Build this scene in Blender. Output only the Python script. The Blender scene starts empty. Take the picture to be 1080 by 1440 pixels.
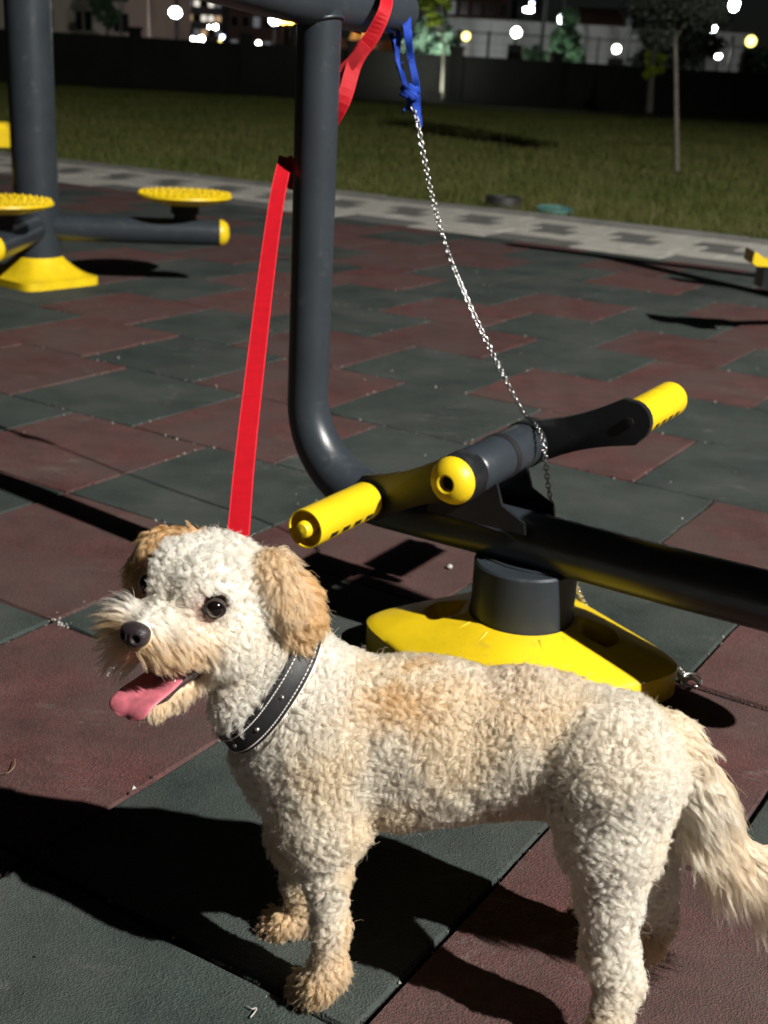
import bpy, math, random
import numpy as np
from mathutils import Vector, Matrix, kdtree

rng = np.random.default_rng(11)
random.seed(5)
sc = bpy.context.scene
col = sc.collection
R = math.radians

# ------------------------------------------------------------------ camera
cam_d = bpy.data.cameras.new('camera')
cam = bpy.data.objects.new('camera', cam_d)
col.objects.link(cam)
cam.matrix_world = (Matrix.Translation((0, 0, 0.95285)) @ Matrix.Rotation(R(90 - 19.8407), 4, 'X')
                    @ Matrix.Rotation(R(3.123), 4, 'Z'))
cam_d.sensor_fit = 'VERTICAL'
cam_d.sensor_height = 36.0
cam_d.sensor_width = 27.0
cam_d.lens = 1700 / 1440 * 36
cam_d.clip_start = 0.05
cam_d.clip_end = 1500
cam_d.dof.use_dof = True
cam_d.dof.focus_distance = 1.35
cam_d.dof.aperture_fstop = 7.5
sc.camera = cam

# ------------------------------------------------------------------ night sky, faint moonlight, exposure
world = bpy.data.worlds.new('World')
sc.world = world
world.use_nodes = True
wn = world.node_tree
for n in list(wn.nodes):
    wn.nodes.remove(n)
sky = wn.nodes.new('ShaderNodeTexSky')
sky.sky_type = 'NISHITA'
sky.sun_disc = False
sky.sun_elevation = R(41)
sky.sun_rotation = R(127)
bg = wn.nodes.new('ShaderNodeBackground')
bg.inputs['Strength'].default_value = 0.0014
wo = wn.nodes.new('ShaderNodeOutputWorld')
wn.links.new(sky.outputs[0], bg.inputs[0])
wn.links.new(bg.outputs[0], wo.inputs[0])

LIGHT_DIR = Vector((math.cos(R(-34.5)) * math.cos(R(41)), math.sin(R(-34.5)) * math.cos(R(41)), math.sin(R(41))))
moon_d = bpy.data.lights.new('moonlight', 'SUN')
moon_d.energy = 0.03
moon_d.angle = R(0.5)
moon = bpy.data.objects.new('moonlight', moon_d)
moon.rotation_euler = LIGHT_DIR.to_track_quat('Z', 'Y').to_euler()
col.objects.link(moon)

# the park floodlight that lights the playground (its pole and head are built further down, outside the frame)
FLOOD_POS = Vector((0.1, 1.15, 0.25)) + LIGHT_DIR * 13.0
flood_d = bpy.data.lights.new('floodlight_beam', 'SPOT')
flood_d.energy = 16500
flood_d.color = (1.0, 0.965, 0.90)
flood_d.spot_size = R(120)
flood_d.spot_blend = 0.5
flood_d.shadow_soft_size = 0.09
flood = bpy.data.objects.new('floodlight_beam', flood_d)
flood.location = FLOOD_POS
flood.rotation_euler = (FLOOD_POS - Vector((0, 4.0, 0))).to_track_quat('Z', 'Y').to_euler()
col.objects.link(flood)

sc.view_settings.view_transform = 'Standard'
sc.view_settings.look = 'None'
sc.view_settings.exposure = 0.0
sc.view_settings.gamma = 1.0
sc.view_settings.use_curve_mapping = False
sc.cycles.use_denoising = True
sc.cycles.max_bounces = 12
sc.cycles.transmission_bounces = 12
sc.cycles.sample_clamp_indirect = 4.0

# ------------------------------------------------------------------ helpers
class MB:
    """collects verts and faces for ONE mesh object"""
    def __init__(self):
        self.v = []; self.f = []; self.mi = []
    def add(self, vs, fs, mi=0):
        o = len(self.v)
        self.v += [tuple(p) for p in vs]
        self.f += [tuple(i + o for i in f) for f in fs]
        self.mi += [mi] * len(fs)
        return self
    def box(self, c, s, rz=0.0, M=None, mi=0, bev=0.0):
        x, y, z = s[0] / 2, s[1] / 2, s[2] / 2
        if M is None:
            M = Matrix.Translation(c) @ Matrix.Rotation(rz, 4, 'Z')
        if bev <= 0:
            P = [(-x, -y, -z), (x, -y, -z), (x, y, -z), (-x, y, -z), (-x, -y, z), (x, -y, z), (x, y, z), (-x, y, z)]
            F = [(0, 3, 2, 1), (4, 5, 6, 7), (0, 1, 5, 4), (1, 2, 6, 5), (2, 3, 7, 6), (3, 0, 4, 7)]
        else:
            b = bev
            P = [(-x, -y, -z), (x, -y, -z), (x, y, -z), (-x, y, -z), (-x, -y, z - b), (x, -y, z - b), (x, y, z - b), (-x, y, z - b),
                 (-x + b, -y + b, z), (x - b, -y + b, z), (x - b, y - b, z), (-x + b, y - b, z)]
            F = [(0, 3, 2, 1), (0, 1, 5, 4), (1, 2, 6, 5), (2, 3, 7, 6), (3, 0, 4, 7),
                 (4, 5, 9, 8), (5, 6, 10, 9), (6, 7, 11, 10), (7, 4, 8, 11), (8, 9, 10, 11)]
        return self.add([M @ Vector(p) for p in P], F, mi)
    def tube(self, pts, r, n=16, caps=True, flat=None, mi=0):
        """round tube along points; r a number or list; flat=(sx, sy, up) makes an elliptical section"""
        pts = [Vector(p) for p in pts]
        k = len(pts)
        rr = [r] * k if not hasattr(r, '__len__') else list(r)
        tang = []
        for i in range(k):
            a = pts[max(i - 1, 0)]; b = pts[min(i + 1, k - 1)]
            tang.append((b - a).normalized())
        up = Vector((0, 0, 1)) if flat is None or len(flat) < 3 else Vector(flat[2])
        if abs(tang[0].dot(up)) > 0.95:
            up = Vector((1, 0, 0))
        e1 = (up - tang[0] * up.dot(tang[0])).normalized()
        vs = []; fs = []
        for i in range(k):
            t = tang[i]
            e1 = (e1 - t * e1.dot(t)).normalized()
            e2 = t.cross(e1)
            sx, sy = (1, 1) if flat is None else flat[:2]
            for j in range(n):
                a = 2 * math.pi * j / n
                vs.append(pts[i] + e1 * (math.cos(a) * rr[i] * sx) + e2 * (math.sin(a) * rr[i] * sy))
        for i in range(k - 1):
            for j in range(n):
                j2 = (j + 1) % n
                fs.append((i * n + j, i * n + j2, (i + 1) * n + j2, (i + 1) * n + j))
        if caps:
            fs.append(tuple(range(n - 1, -1, -1)))
            fs.append(tuple((k - 1) * n + j for j in range(n)))
        return self.add(vs, fs, mi)
    def lathe(self, prof, n=24, M=None, mi=0):
        """prof: (radius, height) list turned round local z; M places it"""
        M = M or Matrix.Identity(4)
        vs = []; fs = []
        for r, z in prof:
            for j in range(n):
                a = 2 * math.pi * j / n
                vs.append(M @ Vector((max(r, 1e-5) * math.cos(a), max(r, 1e-5) * math.sin(a), z)))
        for i in range(len(prof) - 1):
            for j in range(n):
                j2 = (j + 1) % n
                fs.append((i * n + j, i * n + j2, (i + 1) * n + j2, (i + 1) * n + j))
        if prof[0][0] > 1e-4: fs.append(tuple(range(n - 1, -1, -1)))
        if prof[-1][0] > 1e-4: fs.append(tuple((len(prof) - 1) * n + j for j in range(n)))
        return self.add(vs, fs, mi)
    def ball(self, c, r, n=16, m=10, M=None, mi=0):
        prof = [(math.sin(math.pi * i / m), -math.cos(math.pi * i / m)) for i in range(m + 1)]
        s = r if hasattr(r, '__len__') else (r, r, r)
        MM = (M or Matrix.Translation(c)) @ Matrix.Diagonal((s[0], s[1], s[2], 1))
        return self.lathe(prof, n, MM, mi)
    def prism(self, poly, d, M=None, mi=0):
        """2-D polygon in local xy pushed from z=-d/2 to d/2"""
        M = M or Matrix.Identity(4)
        k = len(poly)
        vs = [M @ Vector((x, y, -d / 2)) for x, y in poly] + [M @ Vector((x, y, d / 2)) for x, y in poly]
        fs = [tuple(range(k - 1, -1, -1)), tuple(range(k, 2 * k))] + [(i, (i + 1) % k, k + (i + 1) % k, k + i) for i in range(k)]
        return self.add(vs, fs, mi)
    def mesh(self, name, mats, smooth=None):
        me = bpy.data.meshes.new(name)
        me.from_pydata(self.v, [], self.f)
        for m in (mats if isinstance(mats, (list, tuple)) else [mats]):
            me.materials.append(m)
        me.polygons.foreach_set('material_index', self.mi)
        if smooth:
            me.polygons.foreach_set('use_smooth', [True] * len(self.f))
            me.set_sharp_from_angle(angle=R(smooth))
        me.update()
        return me
    def build(self, name, mats, parent=None, smooth=None):
        return link(name, self.mesh(name, mats, smooth), parent)

def world_mat(o):
    m = o.matrix_basis.copy()
    if o.parent is not None:
        m = world_mat(o.parent) @ o.matrix_parent_inverse @ m
    return m

def link(name, me, parent=None):
    o = bpy.data.objects.new(name, me)
    col.objects.link(o)
    if parent is not None:
        o.parent = parent
        o.matrix_parent_inverse = world_mat(parent).inverted()
    return o

def tag(o, label=None, cat=None, group=None, kind=None):
    if label: o['label'] = label
    if cat: o['category'] = cat
    if group: o['group'] = group
    if kind: o['kind'] = kind
    return o

def empty(name, loc, label, cat, group=None):
    o = bpy.data.objects.new(name, None)
    o.empty_display_size = 0.1
    o.location = loc
    col.objects.link(o)
    return tag(o, label, cat, group)

def copy_thing(root, loc, label=None, rz=None):
    r = root.copy(); col.objects.link(r)
    r.location = loc
    if rz is not None: r.rotation_euler.z = rz
    if label: r['label'] = label
    for ch in list(root.children):
        c = ch.copy(); col.objects.link(c); c.parent = r
        for g in list(ch.children):
            d = g.copy(); col.objects.link(d); d.parent = c
    return r

def np_mesh(name, V, F, mats, smooth=False):
    V = np.asarray(V, np.float32); F = np.asarray(F, np.int32)
    me = bpy.data.meshes.new(name)
    k = F.shape[1]
    me.vertices.add(len(V)); me.vertices.foreach_set('co', V.ravel())
    me.loops.add(F.size); me.loops.foreach_set('vertex_index', F.ravel())
    me.polygons.add(len(F)); me.polygons.foreach_set('loop_start', np.arange(0, F.size, k, dtype=np.int32))
    for m in (mats if isinstance(mats, (list, tuple)) else [mats]):
        me.materials.append(m)
    me.update(calc_edges=True)
    if smooth:
        me.polygons.foreach_set('use_smooth', np.ones(len(F), bool))
    return me

def spline(pts, k=8):
    """Catmull-Rom through points"""
    P = [np.array(p, float) for p in pts]
    P = [2 * P[0] - P[1]] + P + [2 * P[-1] - P[-2]]
    out = []
    for i in range(1, len(P) - 2):
        for t in np.linspace(0, 1, k, endpoint=False):
            a, b, c, d = P[i - 1], P[i], P[i + 1], P[i + 2]
            out.append(0.5 * (2 * b + (c - a) * t + (2 * a - 5 * b + 4 * c - d) * t * t + (3 * b - a - 3 * c + d) * t ** 3))
    out.append(P[-2])
    return [Vector(p) for p in out]

def resample(pts, step):
    P = np.array([tuple(p) for p in pts]); d = np.r_[0, np.cumsum(np.linalg.norm(np.diff(P, axis=0), axis=1))]
    s = np.arange(0, d[-1], step)
    return np.stack([np.interp(s, d, P[:, i]) for i in range(3)], 1)

# ------------------------------------------------------------------ materials
def newmat(name):
    m = bpy.data.materials.new(name); m.use_nodes = True
    nt = m.node_tree
    b = nt.nodes['Principled BSDF']
    return m, nt, b

def rgba(c): return (c[0], c[1], c[2], 1.0)

def noise(nt, scale, detail=4, rough=0.55, vec=None, dist=0.0):
    n = nt.nodes.new('ShaderNodeTexNoise')
    n.inputs['Scale'].default_value = scale; n.inputs['Detail'].default_value = detail
    n.inputs['Roughness'].default_value = rough; n.inputs['Distortion'].default_value = dist
    if vec is not None: nt.links.new(vec, n.inputs['Vector'])
    return n.outputs['Fac']

def ramp(nt, fac, a, b, ca=(0, 0, 0), cb=(1, 1, 1)):
    r = nt.nodes.new('ShaderNodeValToRGB')
    r.color_ramp.elements[0].position = a; r.color_ramp.elements[1].position = b
    r.color_ramp.elements[0].color = rgba(ca); r.color_ramp.elements[1].color = rgba(cb)
    nt.links.new(fac, r.inputs['Fac'])
    return r.outputs['Color']

def mix(nt, fac, a, b, mode='MIX'):
    m = nt.nodes.new('ShaderNodeMix'); m.data_type = 'RGBA'; m.blend_type = mode
    for k, s in ((0, fac), (6, a), (7, b)):
        if hasattr(s, 'is_linked'): nt.links.new(s, m.inputs[k])
        else: m.inputs[k].default_value = s if k == 0 else rgba(s)
    return m.outputs[2]

def bump(nt, h, b, strength=0.3, dist=0.002):
    n = nt.nodes.new('ShaderNodeBump')
    n.inputs['Strength'].default_value = strength; n.inputs['Distance'].default_value = dist
    nt.links.new(h, n.inputs['Height']); nt.links.new(n.outputs[0], b.inputs['Normal'])

def wpos(nt, stretch=None):
    g = nt.nodes.new('ShaderNodeNewGeometry').outputs['Position']
    if stretch:
        mp = nt.nodes.new('ShaderNodeMapping'); mp.inputs['Scale'].default_value = stretch[:3]
        if len(stretch) > 3: mp.inputs['Rotation'].default_value[2] = stretch[3]
        nt.links.new(g, mp.inputs['Vector']); return mp.outputs[0]
    return g

def simple(name, c, rough=0.6, spec=0.5, var=0.15, nscale=12.0, bmp=0.0, bscale=200.0, metal=0.0, vec=None, coat=0.0):
    m, nt, b = newmat(name)
    v = wpos(nt)
    f = noise(nt, nscale, 5, 0.6, v)
    lo = tuple(x * (1 - var) for x in c); hi = tuple(min(1, x * (1 + var)) for x in c)
    nt.links.new(ramp(nt, f, 0.3, 0.7, lo, hi), b.inputs['Base Color'])
    b.inputs['Roughness'].default_value = rough
    b.inputs['Specular IOR Level'].default_value = spec
    b.inputs['Metallic'].default_value = metal
    b.inputs['Coat Weight'].default_value = coat
    if bmp: bump(nt, noise(nt, bscale, 3, 0.6, v), b, bmp, 0.001)
    return m

def worn(name, c, rough, dirt, amt):
    """painted or moulded surface with scuffs, fine scratches and grime"""
    m, nt, b = newmat(name)
    v = wpos(nt)
    c0 = ramp(nt, noise(nt, 11, 5, 0.6, v), 0.3, 0.7, tuple(x * .88 for x in c), tuple(min(1, x * 1.10) for x in c))
    gm = ramp(nt, noise(nt, 26, 6, 0.75, v, 0.4), 0.56, 0.80)
    f1 = nt.nodes.new('ShaderNodeMath'); f1.operation = 'MULTIPLY'; f1.inputs[1].default_value = amt; nt.links.new(gm, f1.inputs[0])
    c1 = mix(nt, f1.outputs[0], c0, dirt)
    sv = wpos(nt, (14.0, 14.0, 120.0, R(30)))
    s1 = ramp(nt, noise(nt, 2.2, 5, 0.7, sv, 0.3), 0.66, 0.70)
    f2 = nt.nodes.new('ShaderNodeMath'); f2.operation = 'MULTIPLY'; f2.inputs[1].default_value = amt * .55; nt.links.new(s1, f2.inputs[0])
    c2 = mix(nt, f2.outputs[0], c1, tuple(min(1, x * 1.6) for x in dirt))
    nt.links.new(c2, b.inputs['Base Color'])
    rr = nt.nodes.new('ShaderNodeMapRange'); rr.inputs[3].default_value = rough - .08; rr.inputs[4].default_value = rough + .22
    nt.links.new(gm, rr.inputs[0]); nt.links.new(rr.outputs[0], b.inputs['Roughness'])
    bump(nt, noise(nt, 420, 4, 0.65, v), b, .22, .001)
    return m

def emit(name, c, s):
    m, nt, b = newmat(name)
    b.inputs['Base Color'].default_value = rgba((0.8, 0.8, 0.8))
    b.inputs['Emission Color'].default_value = rgba(c); b.inputs['Emission Strength'].default_value = s
    return m

def tile_mat(name, c, dust):
    m, nt, b = newmat(name)
    v = wpos(nt)
    oi = nt.nodes.new('ShaderNodeObjectInfo')
    grain = nt.nodes.new('ShaderNodeTexVoronoi'); grain.inputs['Scale'].default_value = 380
    nt.links.new(v, grain.inputs['Vector'])
    gcol = ramp(nt, grain.outputs['Color'], 0.15, 0.9, tuple(x * 0.55 for x in c), tuple(x * 1.35 for x in c))
    big = ramp(nt, noise(nt, 3.1, 5, 0.6, v), 0.26, 0.70)
    c1 = mix(nt, 1.0, gcol, ramp(nt, noise(nt, 9, 5, 0.65, v), 0.28, 0.74, (0.50, 0.50, 0.50), (1.36, 1.32, 1.28)), 'MULTIPLY')
    tone = nt.nodes.new('ShaderNodeMapRange'); tone.inputs[3].default_value = 0.82; tone.inputs[4].default_value = 1.14
    nt.links.new(oi.outputs['Random'], tone.inputs[0])
    c1 = mix(nt, 1.0, c1, tone.outputs[0], 'MULTIPLY')
    # dust film: broad, then short streaky scuffs and white specks
    fm = nt.nodes.new('ShaderNodeMath'); fm.operation = 'MULTIPLY'; fm.inputs[1].default_value = 0.82
    nt.links.new(big, fm.inputs[0])
    c2 = mix(nt, fm.outputs[0], c1, dust)
    sv = wpos(nt, (6.0, 13.0, 6.0, R(25)))
    sc1 = ramp(nt, noise(nt, 1.6, 7, 0.76, sv, 1.4), 0.55, 0.76)
    f2 = nt.nodes.new('ShaderNodeMath'); f2.operation = 'MULTIPLY'; f2.inputs[1].default_value = 0.70
    msk = ramp(nt, noise(nt, 2.3, 4, 0.65, v), 0.46, 0.68)
    f2b = nt.nodes.new('ShaderNodeMath'); f2b.operation = 'MULTIPLY'
    nt.links.new(sc1, f2b.inputs[0]); nt.links.new(msk, f2b.inputs[1]); nt.links.new(f2b.outputs[0], f2.inputs[0])
    c3 = mix(nt, f2.outputs[0], c2, (0.25, 0.245, 0.23))
    sp = ramp(nt, noise(nt, 55, 2, 0.5, v), 0.76, 0.80)
    f3 = nt.nodes.new('ShaderNodeMath'); f3.operation = 'MULTIPLY'; f3.inputs[1].default_value = 0.2
    nt.links.new(sp, f3.inputs[0])
    c4 = mix(nt, f3.outputs[0], c3, (0.33, 0.33, 0.31))
    nt.links.new(c4, b.inputs['Base Color'])
    b.inputs['Roughness'].default_value = 0.85
    b.inputs['Specular IOR Level'].default_value = 0.25
    bump(nt, grain.outputs['Distance'], b, 0.55, 0.003)
    return m

M = {}
M['tile_green'] = tile_mat('green_rubber', (0.023, 0.037, 0.034), (0.066, 0.072, 0.066))
M['tile_red'] = tile_mat('red_rubber', (0.098, 0.034, 0.033), (0.078, 0.060, 0.055))
m, nt, b = newmat('black_rubber_granulate')
vv = wpos(nt)
vo = nt.nodes.new('ShaderNodeTexVoronoi'); vo.inputs['Scale'].default_value = 260; nt.links.new(vv, vo.inputs['Vector'])
nt.links.new(ramp(nt, vo.outputs['Color'], 0.55, 0.95, (0.006, 0.006, 0.006), (0.05, 0.055, 0.055)), b.inputs['Base Color'])
b.inputs['Roughness'].default_value = 0.8
bump(nt, vo.outputs['Distance'], b, 0.9, 0.004)
M['granulate'] = m
M['grey_paint'] = worn('grey_powder_coat', (0.027, 0.034, 0.042), 0.40, (0.085, 0.085, 0.08), .35)
M['black_paint'] = worn('black_powder_coat', (0.012, 0.013, 0.015), 0.4, (0.06, 0.06, 0.058), .3)
M['yellow'] = worn('yellow_plastic', (0.75, 0.53, 0.009), 0.50, (0.20, 0.15, 0.05), .55)
M['dark_recess'] = simple('dark_recess', (0.01, 0.01, 0.01), 0.7, 0.3)  # near-black colour stands in for the shade inside slots and gaps
M['steel'] = simple('chain_steel', (0.55, 0.55, 0.54), 0.28, 0.5, 0.2, 300, metal=1.0)
M['dark_metal'] = simple('dark_steel_plate', (0.12, 0.12, 0.125), 0.35, 0.5, 0.3, 60, metal=0.8)
M['rubber'] = simple('black_rubber', (0.012, 0.012, 0.012), 0.6, 0.4)
M['concrete_light'] = simple('light_concrete_paver', (0.35, 0.34, 0.305), 0.9, 0.2, 0.16, 7, 0.3, 220)
M['concrete_dark'] = simple('grey_concrete_paver', (0.11, 0.11, 0.105), 0.9, 0.2, 0.2, 7, 0.3, 220)
M['kerb'] = simple('kerb_concrete', (0.16, 0.16, 0.15), 0.9, 0.2, 0.25, 5, 0.3, 120)
M['soil'] = simple('soil', (0.038, 0.052, 0.013), 0.95, 0.1, 0.5, 1.3, 0.5, 40)
M['wall_stone'] = simple('dark_wall_render', (0.013, 0.013, 0.011), 0.9, 0.2, 0.2, 0.7, 0.3, 30)
M['wall_white'] = simple('white_shed_cladding', (0.72, 0.72, 0.75), 0.8, 0.2, 0.12, 0.5)
M['house_render'] = simple('cream_render', (0.50, 0.44, 0.38), 0.9, 0.2, 0.12, 0.4)
M['house_pink'] = simple('pinkish_render', (0.52, 0.38, 0.34), 0.9, 0.2, 0.12, 0.4)
M['brick_brown'] = simple('brown_facade', (0.30, 0.19, 0.16), 0.9, 0.2, 0.15, 0.4)
M['concrete_far'] = simple('grey_facade', (0.32, 0.31, 0.33), 0.9, 0.2, 0.15, 0.3)
M['roof'] = simple('dark_roof', (0.10, 0.07, 0.06), 0.9, 0.2, 0.2, 1)
M['glass_dark'] = simple('dark_window_glass', (0.02, 0.022, 0.026), 0.12, 0.5, 0.1)
M['lamp_white'] = emit('white_globe_glow', (1.0, 0.95, 0.86), 70)
M['lamp_warm'] = emit('warm_globe_glow', (1.0, 0.84, 0.22), 4)
M['flood_cool'] = emit('cool_flood_glow', (0.86, 0.97, 1.0), 120)
M['fill_light'] = emit('fill_light_glow', (0.93, 1.0, 0.90), 330)  # glow of the added lights that brighten the bushes and sapling
M['lamp_orange'] = emit('orange_lamp_glow', (1.0, 0.45, 0.06), 22)
M['lamp_blue'] = emit('blue_lamp_glow', (0.55, 0.65, 1.0), 16)
M['window_lit'] = emit('lit_window', (1.0, 0.93, 0.80), 0.9)
M['window_warm'] = emit('warm_lit_window', (1.0, 0.62, 0.33), 0.5)
M['window_dim'] = emit('dim_window', (0.75, 0.8, 0.9), 0.12)
M['metal_fence'] = simple('dark_fence_metal', (0.03, 0.03, 0.032), 0.5, 0.5)
M['bark'] = simple('pale_bark', (0.12, 0.11, 0.09), 0.9, 0.2, 0.3, 14, 0.4, 60)
def leaf_mat(name, c, tr=0.25):
    m, nt, b = newmat(name)
    n = noise(nt, 3.0, 4, 0.7, wpos(nt))
    nt.links.new(ramp(nt, n, 0.3, 0.7, tuple(x * 0.6 for x in c), tuple(x * 1.4 for x in c)), b.inputs['Base Color'])
    b.inputs['Roughness'].default_value = 0.6
    b.inputs['Specular IOR Level'].default_value = 0.3
    return m
M['leaf_dark'] = leaf_mat('dark_pine_leaf', (0.026, 0.034, 0.024))
M['leaf_yellow'] = leaf_mat('yellow_green_leaf', (0.20, 0.27, 0.02))
M['leaf_blue'] = leaf_mat('blue_green_leaf', (0.11, 0.18, 0.125))
M['leaf_green'] = leaf_mat('mid_green_leaf', (0.055, 0.115, 0.06))
m, nt, b = newmat('grass_blades')
vv = wpos(nt)
g1 = ramp(nt, noise(nt, 0.55, 4, 0.7, vv), 0.3, 0.72, (0.048, 0.072, 0.013), (0.105, 0.105, 0.034))
g2 = ramp(nt, noise(nt, 30, 3, 0.7, vv), 0.25, 0.8, (0.55, 0.55, 0.5), (1.5, 1.45, 1.3))
nt.links.new(mix(nt, 1.0, g1, g2, 'MULTIPLY'), b.inputs['Base Color'])
b.inputs['Roughness'].default_value = 0.7
b.inputs['Specular IOR Level'].default_value = 0.2
M['grass'] = m
M['dry_grass'] = simple('dry_grass', (0.11, 0.095, 0.045), 0.8, 0.2, 0.4, 20)
M['red_strap'] = simple('red_webbing', (0.44, 0.004, 0.012), 0.55, 0.3, 0.10, 60, 0.5, 1200)
M['red_seam'] = simple('red_webbing_edge', (0.55, 0.02, 0.03), 0.7, 0.3, 0.1, 60)
M['blue_strap'] = simple('blue_webbing', (0.012, 0.050, 0.36), 0.75, 0.25, 0.3, 70, 0.6, 800)
M['teal'] = simple('teal_plastic_lid', (0.07, 0.19, 0.18), 0.6, 0.4, 0.15, 12)
M['debris_white'] = simple('white_grit', (0.36, 0.35, 0.32), 0.9, 0.2, 0.35, 60)
M['debris_black'] = simple('black_rubber_crumb', (0.012, 0.012, 0.012), 0.8, 0.3, 0.3, 60)
M['twig'] = simple('dry_twig', (0.20, 0.13, 0.08), 0.8, 0.2)

# ================================================================== GROUND, PLAYGROUND TILES, PATH, LAWN
YAW = 0.5598653
AU = Vector((math.cos(YAW), -math.sin(YAW), 0))      # along the tile rows
AV = Vector((math.sin(YAW), math.cos(YAW), 0))       # across the rows, away from the camera
T = 0.5
U0, V0 = -2.082939 * T, 5.715558 * T
def uv(u, v, z=0.0):
    p = AU * u + AV * v
    return Vector((p.x, p.y, z))

g = MB().add([(-500, -300, -0.075), (500, -300, -0.075), (500, 900, -0.075), (-500, 900, -0.075)], [(0, 1, 2, 3)]).build('ground', M['soil'])
tag(g, kind='structure')

VPN, VPF = 7.11, 8.46                                 # near and far edge of the paved path
slab = MB()
a, b_, c, d = uv(-12, -1.5, -0.045), uv(7, -1.5, -0.045), uv(7, VPN - 0.004, -0.045), uv(-12, VPN - 0.004, -0.045)
slab.add([a, b_, c, d], [(0, 1, 2, 3)])
floor = slab.build('playground_floor', M['granulate'])
tag(floor, kind='structure')

def tile_mesh(name, mat, lx, ly, seed):
    r = random.Random(seed)
    mb = MB(); n = 4; h = 0.0405; gap = 0.0018; bv = 0.0026
    rim_t = []; rim_b = []
    cs = [(-lx / 2, -ly / 2), (lx / 2, -ly / 2), (lx / 2, ly / 2), (-lx / 2, ly / 2)]
    for i in range(4):
        p, q = Vector(cs[i]), Vector(cs[(i + 1) % 4])
        e = (q - p).normalized(); nrm = Vector((-e.y, e.x))
        for k in range(n):
            t = k / n
            P = p.lerp(q, t)
            j = r.uniform(0, 0.0028)
            corner = k == 0
            if corner:
                pe = (p - Vector(cs[(i - 1) % 4])).normalized(); pn = Vector((-pe.y, pe.x))
                o = nrm * (gap + j) + pn * (gap + j); o2 = o + (nrm + pn) * bv
            else:
                o = nrm * (gap + j * 0.6); o2 = o + nrm * (bv + r.uniform(-0.002, 0.003))
            rim_b.append(P + o); rim_t.append(P + o2)
    k = len(rim_t)
    vs = [(p.x, p.y, 0) for p in rim_t] + [(p.x, p.y, -0.006) for p in rim_b] + [(p.x, p.y, -h) for p in rim_b]
    mb.add(vs, [tuple(range(k))], 0)
    fs = []
    for i in range(k):
        j = (i + 1) % k
        fs += [(k + i, k + j, j, i), (2 * k + i, 2 * k + j, k + j, k + i)]
    mb.f += fs; mb.mi += [0, 1] * k
    return mb.mesh(name, [mat, M['granulate']])

TM = {}
for cname in ('green', 'red'):
    for s in range(3):
        TM[cname, s] = tile_mesh('rubber_tile_' + cname, M['tile_' + cname], T, T, s)
cutm = {}

row2 = {-2: 'red', -1: 'green', 0: 'green', 1: 'red', 2: 'green', -3: 'green'}
row0 = {-4: 'red', -3: 'green', -2: 'red', -1: 'green', 0: 'green', 1: 'red', 2: 'green'}
row4 = {0: 'green', -1: 'red', 1: 'red', -2: 'green', -3: 'red', 2: 'green'}
row3 = {0: 'green', 1: 'red', -1: 'red', -2: 'green', -3: 'red', 2: 'green'}
cells = []                                            # (u centre, v centre, length u, length v, colour)
for k in range(-10, 9):
    v_far = V0 - k * T; v_near = v_far - T
    v_far_c = min(v_far, VPN - 0.006)
    if v_far_c - v_near < 0.05: continue
    for j in range(-24, 17):
        if k % 2 == 0 and k not in (2, 4):
            ua, ub = j - 0.56, j + 0.44
        elif k == 2 and j >= 1:
            ua, ub = j - 0.56, j + 0.44
        else:
            ua, ub = float(j), j + 1.0
            if k == 2 and j == 0: ub = 0.44
        colr = 'red' if j % 2 else 'green'
        if k == 0: colr = row0.get(j, colr)
        if k == 2: colr = row2.get(j, colr)
        if k == 3: colr = row3.get(j, colr)
        if k == 4: colr = row4.get(j, colr)
        if (j * 7 + k * 13) % 17 == 3 and k < -3: colr = 'green' if colr == 'red' else 'red'
        cells.append((U0 + (ua + ub) / 2 * T, (v_near + v_far_c) / 2, (ub - ua) * T, v_far_c - v_near, colr))

def in_view(p, margin=0.5):
    y = p.y
    return y > 0.35 and abs(p.x) < 0.33 * y + margin and p.y < 13
cells.sort(key=lambda c: uv(c[0], c[1]).length)
n_single = 0; rest = MB()
for (u, v, lu, lv, colr) in cells:
    p = uv(u, v)
    z = random.uniform(-0.0018, 0.0008)
    full = abs(lu - T) < 1e-3 and abs(lv - T) < 1e-3
    if in_view(p) and n_single < 296:
        n_single += 1
        if full: me = TM[colr, random.randrange(3)]
        else:
            key = (colr, round(lu, 2), round(lv, 2))
            if key not in cutm: cutm[key] = tile_mesh('rubber_tile_cut_' + colr, M['tile_' + colr], lu, lv, 9)
            me = cutm[key]
        o = link('tile', me, floor)
        o.location = (p.x, p.y, z)
        o.rotation_euler = (random.uniform(-.004, .004), random.uniform(-.004, .004), -YAW + random.uniform(-.004, .004))
    else:
        rest.box((p.x, p.y, -0.02 + z), (lu - 0.009, lv - 0.009, 0.04), -YAW, mi=0 if colr == 'green' else 1, bev=0.004)
o = rest.build('tile_spread', [M['tile_green'], M['tile_red']], floor)
tag(o, kind='stuff')

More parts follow.
